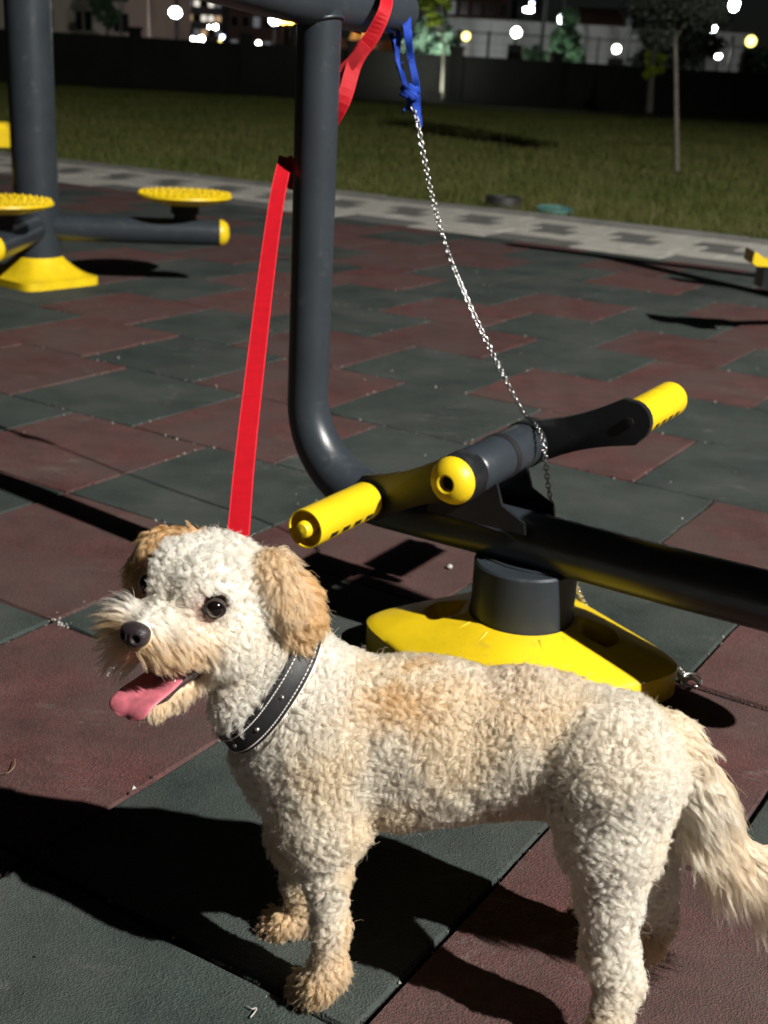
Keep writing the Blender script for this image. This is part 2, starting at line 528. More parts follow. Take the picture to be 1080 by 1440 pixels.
# ---- path: five rows of pavers between two kerb lines
bed = MB().add([uv(-16, VPN, -0.04), uv(9, VPN, -0.04), uv(9, VPF, -0.04), uv(-16, VPF, -0.04)], [(0, 1, 2, 3)])
path = bed.build('path', M['soil']); tag(path, kind='structure')
pw = (VPF - VPN) / 5
pm = {}
for nm in ('light', 'dark'):
    pm[nm] = MB().box((0, 0, -0.02), (0.296, pw - 0.006, 0.046), bev=0.005).mesh('paver_' + nm, M['concrete_' + nm])
pml = MB().box((0, 0, -0.02), (0.596, pw - 0.006, 0.046), bev=0.005).mesh('paver_long', M['concrete_light'])
pmk = MB().box((0, 0, -0.02), (0.596, pw - 0.006, 0.046), bev=0.005).mesh('paver_long_grey', M['concrete_dark'])
for r_ in range(5):
    long = r_ in (0, 4)
    st = 0.6 if long else 0.3
    n = int(14.4 / st)
    for i in range(n):
        u = -11.3 + i * st + (0.0, 0.1, 0.18, 0.04, 0.3)[r_]
        if r_ == 0: me = pmk if i % 2 else pml
        elif r_ == 4: me = pml
        elif r_ == 1: me = pm['light']
        else: me = pm['dark'] if i % 2 else pm['light']
        o = link('paver', me, path)
        p = uv(u, VPN + (r_ + .5) * pw, random.uniform(-0.002, 0.003))
        o.location = p; o.rotation_euler = (random.uniform(-.006, .006), random.uniform(-.006, .006), -YAW + random.uniform(-.006, .006))
kerb = empty('kerb', uv(-3, VPF + .05), 'thin grey concrete kerb between the paved path and the grass', 'kerb')
kerb['kind'] = 'structure'
del kerb['category']
km = MB().box((0, 0, -0.02), (0.994, 0.085, 0.10), bev=0.006).mesh('kerb_stone', M['kerb'])
for i in range(18):
    o = link('kerb_stone', km, kerb)
    o.location = uv(-12 + i, VPF + .046, random.uniform(-.004, .004)); o.rotation_euler = (0, 0, -YAW + random.uniform(-.004, .004))

# ---- lawn sheet and grass
lv0 = VPF + 0.09
lw = MB().add([uv(-60, lv0, -0.03), uv(60, lv0, -0.03), uv(60, 60, -0.03), uv(-60, 60, -0.03)], [(0, 1, 2, 3)])
lawn = lw.build('lawn', M['soil']); tag(lawn, kind='structure')

def blades(n, ymin, ymax, hmin, hmax, w, mat, name, power=1.0, edge=None):
    V = []; 
    y = ymin + (ymax - ymin) * rng.random(n * 3) ** power
    x = (rng.random(n * 3) * 2 - 1) * (0.36 * y + 1.0)
    vcoord = x * AV.x + y * AV.y
    ok = vcoord > lv0 + 0.01
    if edge: ok &= vcoord < lv0 + edge
    x, y = x[ok][:n], y[ok][:n]; k = len(x)
    patch = 0.55 + 0.9 * np.clip(np.sin(x * 1.9 + 1.3 * np.sin(y * 1.1)) * np.sin(y * 1.3 + np.sin(x * 0.8)) * .5 + .5, 0, 1)
    h = (hmin + (hmax - hmin) * rng.random(k) ** 2) * patch
    ang = rng.random(k) * 2 * np.pi
    lean = rng.random(k) * 0.7 * h; la = rng.random(k) * 2 * np.pi
    ww = w * (0.6 + 0.8 * rng.random(k)) * np.clip(y / 12, 0.8, 3.0)
    z0 = np.full(k, -0.035)
    A = np.stack([x - np.cos(ang) * ww, y - np.sin(ang) * ww, z0], 1)
    B = np.stack([x + np.cos(ang) * ww, y + np.sin(ang) * ww, z0], 1)
    Cc = np.stack([x + np.cos(la) * lean, y + np.sin(la) * lean, z0 + h + 0.03], 1)
    V = np.stack([A, B, Cc], 1).reshape(-1, 3)
    F = np.arange(len(V)).reshape(-1, 3)
    o = link(name, np_mesh(name, V, F, mat)); tag(o, kind='stuff')
    return o
o = blades(230000, 8.6, 46, 0.015, 0.062, 0.006, M['grass'], 'grass', 2.2)
o['label'] = 'rough short grass growing beyond the paved path'
o = blades(3000, 8.6, 22, 0.08, 0.24, 0.0035, M['dry_grass'], 'dry_grass', 2.4)
o['label'] = 'pale dry grass stalks scattered through the lawn'

# ---- grit in the joints and loose crumbs on the tiles
def grit(n, mat, name, lo, hi, joint_frac, label):
    mb = MB()
    cl = [c for c in cells if in_view(uv(c[0], c[1]), 0.1) and uv(c[0], c[1]).y < 6.5]
    for i in range(n):
        c = random.choice(cl)
        if random.random() < joint_frac:
            s = random.choice((-1, 1)); t = random.betavariate(.7, .7) - .5
            if random.random() < .5: u, v = c[0] + s * (c[2] / 2 + random.gauss(0, .006)), c[1] + t * c[3]
            else: u, v = c[0] + t * c[2], c[1] + s * (c[3] / 2 + random.gauss(0, .006))
        else:
            u, v = c[0] + (random.random() - .5) * c[2], c[1] + (random.random() - .5) * c[3]
        p = uv(u, v)
        r = lo + (hi - lo) * random.random() ** 3
        a = random.random() * 6.3
        vs = [(p.x + r * math.cos(a + q * 2.09) * random.uniform(.6, 1.3), p.y + r * math.sin(a + q * 2.09) * random.uniform(.6, 1.3), -0.002) for q in range(3)]
        vs.append((p.x, p.y, r * random.uniform(.5, 1.1)))
        mb.add(vs, [(0, 1, 3), (1, 2, 3), (2, 0, 3)])
    o = mb.build(name, mat); tag(o, label, kind='stuff')
grit(1000, M['debris_white'], 'grit', 0.0008, 0.0042, 0.75, 'pale grit and plaster crumbs lying on the rubber tiles')
grit(2600, M['debris_black'], 'rubber_crumbs', 0.001, 0.0042, 0.9, 'black rubber crumbs along the joints of the tiles')
# a crumbly white clot where four tiles meet near the dog's nose
clot = MB()
for (cx, cy) in ((-0.5860, 1.9780, 0.0000)[:2], (-0.5595, 1.9513, 0.0000)[:2], (-0.4331, 1.7880, 0.0000)[:2]):
    for i in range(13):
        x, y = cx + random.gauss(0, .011), cy + random.gauss(0, .011); r = random.uniform(.0008, .0032)
        vs = [(x + r * math.cos(q * 1.26 + i) * random.uniform(.7, 1.3), y + r * math.sin(q * 1.26 + i) * random.uniform(.7, 1.3), -.002) for q in range(5)] + [(x, y, r * .7)]
        clot.add(vs, [(q, (q + 1) % 5, 5) for q in range(5)])
tag(clot.build('plaster_crumbs', M['debris_white']), 'little clot of white crumbs on the tile joint below the dog\'s nose', kind='stuff')

def pebble(loc, r, label):
    mb = MB().ball((0, 0, 0), r, 8, 6)
    mb.v = [(x * random.uniform(.85, 1.15), y * random.uniform(.8, 1.1) * 1.1, z * random.uniform(.7, .9)) for x, y, z in mb.v]
    o = mb.build('pebble', M['debris_white'], smooth=50); o.location = (loc[0], loc[1], r * .55)
    tag(o, label, 'pebble')
pebble((0.1417, 2.3200, 0.0000), 0.0062, 'small pale pebble on the red tile left of the bike column')
tw = MB().tube(spline([(-0.5175, 1.4654, 0.0020), (-0.5068, 1.4638, 0.0060), (-0.5024, 1.4759, 0.0080), (-0.5091, 1.5007, 0.0040)], 6), 0.0008, 6)
tag(tw.build('twig', M['twig'], smooth=60), 'thin curled dry twig lying on the big red tile', 'twig')
ch = MB()
for pts in ([(-0.1187, 1.0421, 0.0030), (-0.1128, 1.0383, 0.0030), (-0.1076, 1.0397, 0.0030), (-0.1098, 1.0322, 0.0030), (-0.1128, 1.0257, 0.0030)],):
    ch.tube(spline(pts, 5), 0.0013, 6, flat=(1, .5))
tag(ch.build('plaster_flake', M['debris_white']), 'hook shaped white flake on the green tile by the front paw', 'flake')

# ---- things lying at the grass edge
dk = empty('drain_box', (0.8255, 10.0617, 0.0000), 'dark low drain box in the grass beside the path', 'drain')
mb = MB(); mb.lathe([(.155, 0), (.15, .075), (.14, .085), (.11, .085), (.10, .06), (0, .055)], 18, Matrix.Translation(Vector((0.8255, 10.0617, 0.0000))) @ Matrix.Diagonal((1, .8, 1, 1)))
mb.build('rim', M['rubber'], dk, 40)
MB().lathe([(.095, .055), (.09, .066), (0, .068)], 18, Matrix.Translation(Vector((0.8255, 10.0617, 0.0000))) @ Matrix.Diagonal((1, .8, 1, 1))).build('lid', M['black_paint'], dk, 40)
tl = empty('manhole_cover', (1.2139, 9.8267, 0.0000), 'round teal plastic cover lying at the grass edge', 'manhole cover')
mm = Matrix.Translation(Vector((1.2139, 9.8267, 0.0000))) @ Matrix.Rotation(R(4), 4, 'X')
MB().lathe([(.15, 0), (.15, .03), (.145, .037), (.125, .04), (.12, .034), (.06, .036), (0, .038)], 28, mm).build('cover_plate', M['teal'], tl, 35)
MB().box((0, 0, 0), (.09, .02, .012), M=mm @ Matrix.Translation((0, 0, .042))).build('lifting_bar', M['teal'], tl)

# ================================================================== OUTDOOR BIKE MACHINE
BD = Vector((0.86, -0.51, 0)).normalized()             # along the main tube, towards the seat
BH = Vector((0.51, 0.86, 0)).normalized()              # along the pedal axle, away from the camera
ZT = 0.24                                              # main tube height
CB = Vector((0.243, 1.885, 0))                         # column centre
def bike(t, h, z): return CB + BD * t + BH * h + Vector((0, 0, z))
bk = empty('exercise_bike', CB, 'dark grey outdoor bike with yellow pedals, bolted down behind the dog', 'exercise machine')
PT = -0.455                                            # where the upright stands, along the tube
RB = 0.165
pth = [bike(PT, 0, 1.16), bike(PT, 0, 0.9), bike(PT, 0, 0.6), bike(PT, 0, ZT + RB + .03)]
for i in range(0, 13):
    a = math.pi / 2 * i / 12
    pth.append(bike(PT + RB * (1 - math.cos(a)), 0, ZT + RB * (1 - math.sin(a))))
pth += [bike(-.15, 0, ZT), bike(0, 0, ZT), bike(.25, 0, ZT - .003), bike(.49, 0, ZT - .003)]
for i in range(1, 9):
    a = math.pi / 2 * i / 8 * .9
    pth.append(bike(.49 + .2 * math.sin(a), 0, ZT - .003 + .2 * (1 - math.cos(a))))
pth.append(pth[-1] + Vector((.01, -.006, .21)))
# slim upright that swells a little where it turns into the main tube
MB().tube(pth, [.0365] * 4 + [.0365 + .0095 * min(1, i / 9) for i in range(13)] + [.0465] * (len(pth) - 17), 28).build('frame_tube', M['grey_paint'], bk, 40)
hb = MB()
for s in (1,):
    hb.tube([bike(PT, -.40, 1.085), bike(PT, -.10, 1.062), bike(PT, 0.0, 1.058), bike(PT, .12, 1.058), bike(PT, .255, 1.061)], .0375, 24)
hb = hb.build('handlebar', M['grey_paint'], bk, 40)
MB().tube([bike(PT, .125, 1.0585), bike(PT, .140, 1.059)], .0392, 24).build('joint_ring', M['grey_paint'], bk, 40)
# column and weld collar
MB().lathe([(.0875, .045), (.0875, .197), (.084, .2005), (0, .2008)], 40, Matrix.Translation(CB)).build('column', M['grey_paint'], bk, 35)
def bead(name, pts, r, n=7):
    MB().tube(pts, r, n, caps=False).build(name, M['grey_paint'], bk, 60)
cps = []                                               # weld bead where the column meets the tube's underside
for q in np.linspace(0, 2 * math.pi, 49):
    x = .0475 * math.cos(q); y_ = .082 * math.sin(q)
    cps.append(CB + BD * y_ + BH * x + Vector((0, 0, .2015)))
bead('weld_bead', cps, .0032)
bead('weld_bead', [bike(PT, 0, 1.0) + Vector((.0385 * math.cos(q), .0385 * math.sin(q), .026 + .012 * abs(math.cos(q - math.atan2(BD.y, BD.x))))) for q in np.linspace(0, 2 * math.pi, 41)], .0030)
# base cover: square skirt rising to a ring, hollows at the corners, fine radial ribs
def base_cover(C, side, rin, ztop, rot, name, mat, parent, hollows=True, lip=.050):
    nA, nR = 192, 26
    V = []; F = []
    for i in range(nR + 1):
        t = i / nR
        for j in range(nA):
            a = 2 * math.pi * j / nA
            # rounded square radius
            ca, sa = abs(math.cos(a)), abs(math.sin(a))
            p = 7.0
            sq = (side / 2) / (ca ** p + sa ** p) ** (1 / p)
            sq = min(sq, side * .685)
            if t < .12: r = sq; z = lip * t / .12
            else:
                q = (t - .12) / .88
                e = q ** 1.0
                r = sq * (1 - e) + rin * e
                r -= (.004 * math.exp(-q * 40))
                z = lip + (ztop - lip) * (q ** (.9 if hollows else 1.7))
                # hollow in each corner
                ac = (a - math.pi / 4) % (math.pi / 2) - 0
                ac = min(ac, math.pi / 2 - ac)
                if hollows and math.sin(a + rot) > -.72:
                    g = math.exp(-((ac / .215) ** 6)) * math.exp(-(((q - .75) / .145) ** 6))
                    z -= g * (.032 + .050 * q)
            V.append((C.x + r * math.cos(a + rot), C.y + r * math.sin(a + rot), max(z, 0.001)))
    for i in range(nR):
        for j in range(nA):
            j2 = (j + 1) % nA
            F.append((i * nA + j, i * nA + j2, (i + 1) * nA + j2, (i + 1) * nA + j))
    me = np_mesh(name, V, F, mat, True); me.set_sharp_from_angle(angle=R(50))
    return link(name, me, parent)
base_cover(CB, .420, .090, .104, R(-58.5), 'base_cover', M['yellow'], bk)
for k in range(4):
    a = R(-13.5) + k * math.pi / 2
    c_ = CB + Vector((math.cos(a), math.sin(a), 0)) * .132
    mb = MB().lathe([(.030, .0), (.030, .017), (.02, .018), (0, .018)], 20, Matrix.Translation(c_))
    mb.lathe([(.011, .018), (.011, .027), (0, .028)], 6, Matrix.Translation(c_))
    mb.build('anchor_bolt', M['dark_metal'], bk, 40)
# axle bracket: two plates standing on the tube
HZ = 0.362; HT = -.075                                 # axle height and place along the tube
sm_ = MB()
for k in range(14):
    a = R(-13.5) + (k + .5) * 2 * math.pi / 14
    ac = (a - R(-13.5)) % (math.pi / 2); ac = min(ac, math.pi / 2 - ac)
    ca, sa = abs(math.cos(a - R(-58.5))), abs(math.sin(a - R(-58.5)))
    sq = min(.210 / (ca ** 7 + sa ** 7) ** (1 / 7), .420 * .685)
    if ac < .3: continue
    P_ = []
    for q in np.linspace(.35, .93, 7):
        r_ = sq * (1 - q) + .090 * q
        P_.append(CB + Vector((math.cos(a) * r_, math.sin(a) * r_, .050 + .054 * ((q - .12) / .88) ** .9 + .0003)))
    sm_.tube(P_, .0016, 6)
tag(sm_.build('mould_seam', M['yellow'], bk, 60), kind='stuff')
for h in (-.052, .062):
    Mx = Matrix(((BD.x, 0, BH.x, 0), (BD.y, 0, BH.y, 0), (0, 1, 0, 0), (0, 0, 0, 1)))
    o_ = bike(HT, h, 0)
    poly = [(-.030, HZ - .012), (.030, HZ - .012), (.046, ZT + .066), (.088, ZT + .045), (.092, ZT + .026), (-.092, ZT + .026), (-.088, ZT + .045), (-.046, ZT + .066)]
    MB().prism(poly, .007, Matrix.Translation(o_) @ Mx).build('axle_bracket', M['black_paint'], bk)
def axial(prof, h0, n=28):                             # lathe along the axle
    Mx = Matrix(((BD.x, 0, BH.x, 0), (BD.y, 0, BH.y, 0), (0, 1, 0, 0), (0, 0, 0, 1)))
    return Matrix.Translation(bike(HT, h0, HZ)) @ Mx
hub = MB(); Ax = axial(None, 0)
hub.lathe([(.0, -.092), (.036, -.092), (.039, -.088), (.039, .012), (.039, .03), (.039, .104), (.037, .108), (0, .108)], 32, Ax)
hub = hub.build('axle_hub', M['grey_paint'], bk, 40)
MB().lathe([(.0402, .008), (.0402, .024)], 32, Ax).build('hub_band', M['rubber'], hub)
# near boss ring, gap and yellow cap
MB().lathe([(.036, -.100), (.036, -.092)], 28, Ax).build('hub_gap', M['dark_recess'], bk, 40)
MB().lathe([(0, -.143), (.0395, -.143), (.041, -.138), (.041, -.103), (.039, -.100), (0, -.100)], 32, Ax).build('crank_boss', M['black_paint'], bk, 40)
capo = MB().lathe([(.012, -.154), (.0125, -.1665), (.0155, -.168), (.024, -.1655), (.033, -.157), (.0385, -.146), (.039, -.1425), (.0, -.142)], 36, Ax).build('end_cap', M['yellow'], bk, 35)
MB().lathe([(.0124, -.1545), (.006, -.1555), (.0055, -.1515), (0, -.1515)], 24, Ax).build('cap_bolt', M['dark_recess'], capo, 35)
MB().lathe([(0, .108), (.0415, .109), (.0415, .150), (.038, .154), (0, .154)], 28, Ax).build('crank_boss', M['black_paint'], bk, 40)

# unseen seat and backrest at the rider's end, shaped to shade the tube
Mseat = Matrix.Translation(bike(.62, -.050, 0)) @ Matrix.Rotation(math.atan2(BD.y, BD.x), 4, 'Z')
MB().box((0, 0, 0), (.44, .115, .05), M=Mseat @ Matrix.Translation((.05, 0, .66)), bev=.018).build('seat', M['yellow'], bk)
sbk = MB().box((0, 0, 0), (.045, .105, .38), M=Mseat @ Matrix.Translation((.22, 0, .90)) @ Matrix.Rotation(R(8), 4, 'Y'), bev=.015)
sbk.build('backrest', M['yellow'], bk)
MB().box((0, 0, 0), (.03, .06, .36), M=Mseat @ Matrix.Translation((.17, 0, .82)) @ Matrix.Rotation(R(8), 4, 'Y')).build('backrest_bracket', M['grey_paint'], bk)

def arm(h, sgn, ang, length, name='crank_arm'):
    """flat bar from the axle to the pedal, at height angle ang, waisted, round at the pedal end"""
    Mx = Matrix(((BD.x, 0, BH.x, 0), (BD.y, 0, BH.y, 0), (0, 1, 0, 0), (0, 0, 0, 1)))
    Mz = Matrix.Translation(bike(HT, h, HZ)) @ Mx @ Matrix.Rotation(ang, 4, 'Z')
    up = []; dn = []
    for i in range(11):
        t = i / 10; x = t * length
        w = .040 - .010 * math.sin(math.pi * min(1, t * 1.0))
        up.append((x, w)); dn.append((x, -w))
    end = [(length + .036 * math.sin(q), .036 * math.cos(q)) for q in np.linspace(0.25, math.pi - .25, 9)]
    st = [(-.040 * math.sin(q), -.040 * math.cos(q)) for q in np.linspace(0.25, math.pi - .25, 7)]
    poly = up + end + dn[::-1] + st
    o = MB().prism(poly[::-1] if sgn < 0 else poly[::-1], .016, Mz).build(name, M['black_paint'], bk)
    end_c = Mz @ Vector((length, 0, 0))
    return o, end_c
def pedal(c_, sgn):
    Mx = Matrix(((BD.x, 0, BH.x * sgn, 0), (BD.y, 0, BH.y * sgn, 0), (0, 1, 0, 0), (0, 0, 0, 1)))
    Mz = Matrix.Translation(c_) @ Mx
    L = .186
    # knurled sleeve with an open cup end
    mb = MB()
    prof = [(.0, .010), (.0305, .010), (.0315, .014), (.0315, L - .024), (.0315, L), (.0292, L), (.0285, L - .020), (.0, L - .021)]
    mb.lathe(prof, 36, Mz)
    g = mb.build('pedal_grip', M['yellow'], bk, 35)
    sl = MB()  # dark patches on the sleeve stand in for its shaded openings
    for row, a0 in enumerate((R(-26), R(-60))):
        for q in range(4):
            z = .034 + q * .034 + (.012 if row % 2 else 0)
            if z > L - .02: continue
            a = a0
            rr = .0318
            P = []
            for zz in (z, z + .020):
                for aa in np.linspace(a - .17, a + .17, 5):
                    P.append(Mz @ Vector((rr * math.cos(aa), rr * math.sin(aa), zz)))
            sl.add(P, [(q_, q_ + 1, q_ + 6, q_ + 5) for q_ in range(4)])
    o_ = sl.build('grip_slot_shade', M['dark_recess'], g); o_['kind'] = 'stuff'
    MB().lathe([(0.014, L - .022), (.014, L + .004), (.011, L + .010), (.0, L + .012)], 20, Mz).build('spindle_cap', M['yellow'], g, 35)
    MB().lathe([(.0, -.014), (.012, -.014), (.012, .012)], 14, Mz).build('pedal_spindle', M['dark_metal'], bk, 40)
_, ec = arm(-.112, -1, math.pi + R(24), .182)
pedal(ec + BH * -.008, -1)
_, ec2 = arm(.130, 1, R(22), .195)
pedal(ec2 + BH * .008, 1)
MB().lathe([(.009, .0), (.009, .006), (0, .007)], 6, Matrix.Translation(ec2 + BH * -.006) @ Matrix(((BD.x, 0, -BH.x, 0), (BD.y, 0, -BH.y, 0), (0, 1, 0, 0), (0, 0, 0, 1)))).build('pedal_bolt', M['black_paint'], bk, 40)

# ================================================================== TWISTER WITH THREE FOOT PLATES (LEFT)
TW = Vector((-1.60, 5.43, 0))
tw_ = empty('twister_machine', TW, 'thick grey post with yellow studded foot plates on low arms, far left', 'exercise machine')
MB().tube([TW + Vector((0, 0, .05)), TW + Vector((0, 0, 1.0)), TW + Vector((0, 0, 2.1))], .096, 36).build('post', M['grey_paint'], tw_, 40)
bead0 = 0
base_cover(TW, .40, .10, .12, R(51), 'base_cover', M['yellow'], tw_, hollows=False, lip=.035)
for k, (az, ln) in enumerate(((R(9), .80), (R(-88), .72), (R(142), .8))):
    d = Vector((math.cos(az), math.sin(az), 0)); z0 = Vector((0, 0, .245))
    arm_ = MB().tube([TW + d * .08 + z0, TW + d * ln + z0], .058, 28).build('arm', M['grey_paint'], tw_, 40)
    Mz = Matrix.Translation(TW + d * ln + z0) @ d.to_track_quat('Z', 'Y').to_matrix().to_4x4()
    MB().lathe([(.059, 0), (.058, .012), (.045, .032), (.022, .042), (0, .044)], 24, Mz).build('end_cap', M['yellow'], arm_, 50)
    c_ = TW + d * (ln - .155)
    MB().lathe([(.05, .30), (.05, .325), (.062, .325), (.062, .372), (0, .372)], 24, Matrix.Translation(c_)).build('turntable_bearing', M['rubber'], tw_, 40)
    plate = MB().lathe([(.0, .366), (.10, .366), (.19, .388), (.21, .402), (.208, .410), (.195, .414), (.0, .416)], 48, Matrix.Translation(c_)).build('foot_plate', M['yellow'], tw_, 40)
    st = MB()
    for rr in (.03, .065, .10, .135, .168, .196):
        n = int(rr * 2 * math.pi / .034)
        for q in range(n):
            a = 2 * math.pi * q / n
            st.lathe([(.007, .413), (.004, .4215), (0, .422)], 5, Matrix.Translation(c_ + Vector((rr * math.cos(a), rr * math.sin(a), 0))))
    o = st.build('grip_stud', M['yellow'], plate); o['kind'] = 'stuff'

# a yellow padded seat of another machine shows behind the thick post at the very left
sp = Vector((-2.42, 7.25, 0))
sm = empty('seat_machine', sp, 'small yellow saddle on a dark stem at the left picture edge', 'exercise machine')
MB().box(sp + Vector((0, 0, .52)), (.30, .24, .13), .2, bev=.03).build('saddle', M['yellow'], sm)
MB().tube([sp, sp + Vector((0, 0, .455))], .05, 20).build('stem', M['black_paint'], sm, 40)
MB().lathe([(.16, 0), (.16, .02), (.06, .03), (0, .03)], 24, Matrix.Translation(sp)).build('base_plate', M['black_paint'], sm, 40)

# ================================================================== WALKER AT THE RIGHT EDGE
WP = Vector((2.42, 5.35, 0))
wk = empty('walker_machine', WP, 'grey walker frame with a yellow footrest at the right picture edge', 'exercise machine')
dW = Vector((.86, -.51, 0)).normalized()
MB().tube([WP, WP + Vector((0, 0, 1.5))], .06, 28).build('post', M['grey_paint'], wk, 40)
base_cover(WP, .40, .07, .10, R(20), 'base_cover', M['yellow'], wk, hollows=False, lip=.035)
MB().tube([WP + dW * -.50 + Vector((0, 0, 1.5)), WP + dW * 1.1 + Vector((0, 0, 1.5))], .05, 24).build('top_bar', M['grey_paint'], wk, 40)
MB().tube([WP + dW * -.30 + Vector((0, 0, .86)), WP + dW * .9 + Vector((0, 0, .86))], .04, 24).build('side_rail', M['grey_paint'], wk, 40)
fp = Vector((1.5004, 5.0000, 0.3085)); 
MB().box(fp + Vector((.02, .0, -.045)), (.085, .12, .09), 0, bev=.008).build('footrest_block', M['black_paint'], wk)
MB().tube([fp + Vector((.03, 0, -.05)), WP + Vector((0, 0, fp.z - .05))], .03, 20).build('foot_arm', M['grey_paint'], wk, 40)
fr = MB(); n = 10
prof = []
for i in range(n + 1):
    t = i / n
    x = -.075 + t * .32; z = .028 + .030 * math.exp(-(t / .12) ** 2) * 1.0 - .012 * math.exp(-((t - .25) / .12) ** 2)
    prof.append((x, z))
poly = prof + [(.245, .0), (-.06, .0), (-.078, .012)]
fr.prism(poly[::-1], .14, Matrix.Translation(fp) @ Matrix(((1, 0, 0, 0), (0, 0, -1, 0), (0, 1, 0, 0), (0, 0, 0, 1))))
fr.build('footrest', M['yellow'], wk)

# the lamp post whose floodlight lights the playground, outside the frame to the right
FP = FLOOD_POS.copy()
lp = empty('floodlight_mast', (FP.x + .9, FP.y - .75, 0), 'tall grey mast with the floodlight that lights the playground', 'lamp post')
base = Vector((FP.x + .9, FP.y - .75, 0))
MB().tube([base, base + Vector((0, 0, FP.z + .4))], [.09, .05], 18).build('mast', M['grey_paint'], lp, 40)
aim = (FP - Vector((0, 4.0, 0))).normalized()
hm = Matrix.Translation(FP + aim * .22) @ aim.to_track_quat('Z', 'Y').to_matrix().to_4x4()
MB().box((0, 0, 0), (.42, .30, .12), M=hm, bev=.03).build('lamp_head', M['black_paint'], lp)
MB().tube([FP + aim * .28, base + Vector((0, 0, FP.z + .3))], .025, 12).build('bracket', M['black_paint'], lp, 40)
MB().box((0, 0, 0), (.36, .24, .01), M=hm @ Matrix.Translation((0, 0, -.068))).build('lens', emit('flood_lens_glow', (1, .96, .9), 40), lp)

# ================================================================== LEASHES
def strap(mb, pts, w, th, wdirs, mi=0):
    """flat webbing: width along wdirs (interpolated), thickness th"""
    n = len(pts); P = [Vector(p) for p in pts]
    vs = []; fs = []
    for i in range(n):
        t = (P[min(i + 1, n - 1)] - P[max(i - 1, 0)]).normalized()
        wd = Vector(wdirs[i]); wd = (wd - t * wd.dot(t)).normalized(); nn = t.cross(wd)
        ww = w[i] if hasattr(w, '__len__') else w
        for a, b in ((-1, -1), (-.86, -1), (.86, -1), (1, -1), (1, 1), (.86, 1), (-.86, 1), (-1, 1)):
            vs.append(P[i] + wd * (a * ww / 2) + nn * (b * th / 2))
    for i in range(n - 1):
        for j in range(8):
            j2 = (j + 1) % 8
            fs.append((i * 8 + j, i * 8 + j2, i * 8 + 8 + j2, i * 8 + 8 + j))
    fs.append(tuple(range(8))[::-1]); fs.append(tuple((n - 1) * 8 + j for j in range(8)))
    o = len(mb.f)
    mb.add(vs, fs, 0)
    for i in range(n - 1):
        for j in (0, 2, 3, 4, 6, 7):
            mb.mi[o + i * 8 + j] = 1
    return mb

def lerp_dirs(keys, n):
    K = np.array(keys, float); t = np.linspace(0, len(K) - 1, n)
    return [tuple(np.array([np.interp(x, range(len(K)), K[:, c]) for c in range(3)])) for x in t]

post = bike(PT, 0, 0)
camx = (1, 0.03, 0.05)
rl = empty('red_leash', (-0.1536, 1.2000, 0.4786), 'flat red webbing leash running from the dog up round the upright', 'leash')
low = spline([(-0.1528, 1.1250, 0.4456), (-0.1544, 1.2000, 0.4770), (-0.1676, 1.3600, 0.5150), (-0.1804, 1.5800, 0.5939), (-0.1942, 1.8400, 0.6882), (-0.2011, 2.0300, 0.7626), (-0.2009, 2.1500, 0.8112)], 7)
mb = MB(); strap(mb, low, .0245, .0018, lerp_dirs([(1, .05, .05), (1, .05, .08), (1, .1, .1), (1, .1, .1), (1, .2, .15), (.9, .45, .15), (.45, .9, .2)], len(low)))
o = mb.build('lead_strap', [M['red_strap'], M['red_seam']], rl)
# turn behind the upright, then up to the handlebar and over it
bx, by = post.x, post.y
hx = bike(PT, .165, 0)
turn = spline([(-0.2009, 2.1500, 0.8112), (bx - .034, by + .045, .765), (bx + .0, by + .062, .835), (bx + .040, by + .040, .905), (-0.0891, 2.1700, 0.9725), (-0.0622, 2.1650, 1.0139), (-0.0441, 2.1650, 1.0543),
               (hx.x + .02, hx.y - .045, 1.085), (hx.x + .01, hx.y - .01, 1.104), (hx.x - .02, hx.y + .045, 1.07), (hx.x - .03, hx.y + .05, 1.02)], 6)
mb = MB(); strap(mb, turn, .025, .0018, lerp_dirs([(.8, .5, -.2), (.8, .3, -.45), (.82, .1, -.5), (.86, .1, -.5), (.85, .1, -.52), (.85, .2, -.5), (.7, .6, -.3), (.51, .86, 0), (.51, .86, 0), (.51, .86, 0), (.51, .86, 0)], len(turn)))
mb.build('lead_strap', [M['red_strap'], M['red_seam']], rl)
mb = MB()                                              # stitched hand loop: a thicker doubled piece with cross stitches
pts = spline([(-0.1196, 2.1760, 0.9462), (-0.0891, 2.1660, 0.9758), (-0.0687, 2.1600, 1.0024)], 12)
for i in range(2, len(pts) - 2):
    d = (pts[i + 1] - pts[i]).normalized(); w_ = Vector((-.55, .1, .6)); w_ = (w_ - d * w_.dot(d)).normalized(); nn = d.cross(w_)
    if nn.y > 0: nn = -nn
    c_ = pts[i] + nn * .0022
    mb.tube([c_ - w_ * .0105, c_ + w_ * .0105], .0011, 5)
mb.build('stitching', M['red_seam'], rl)

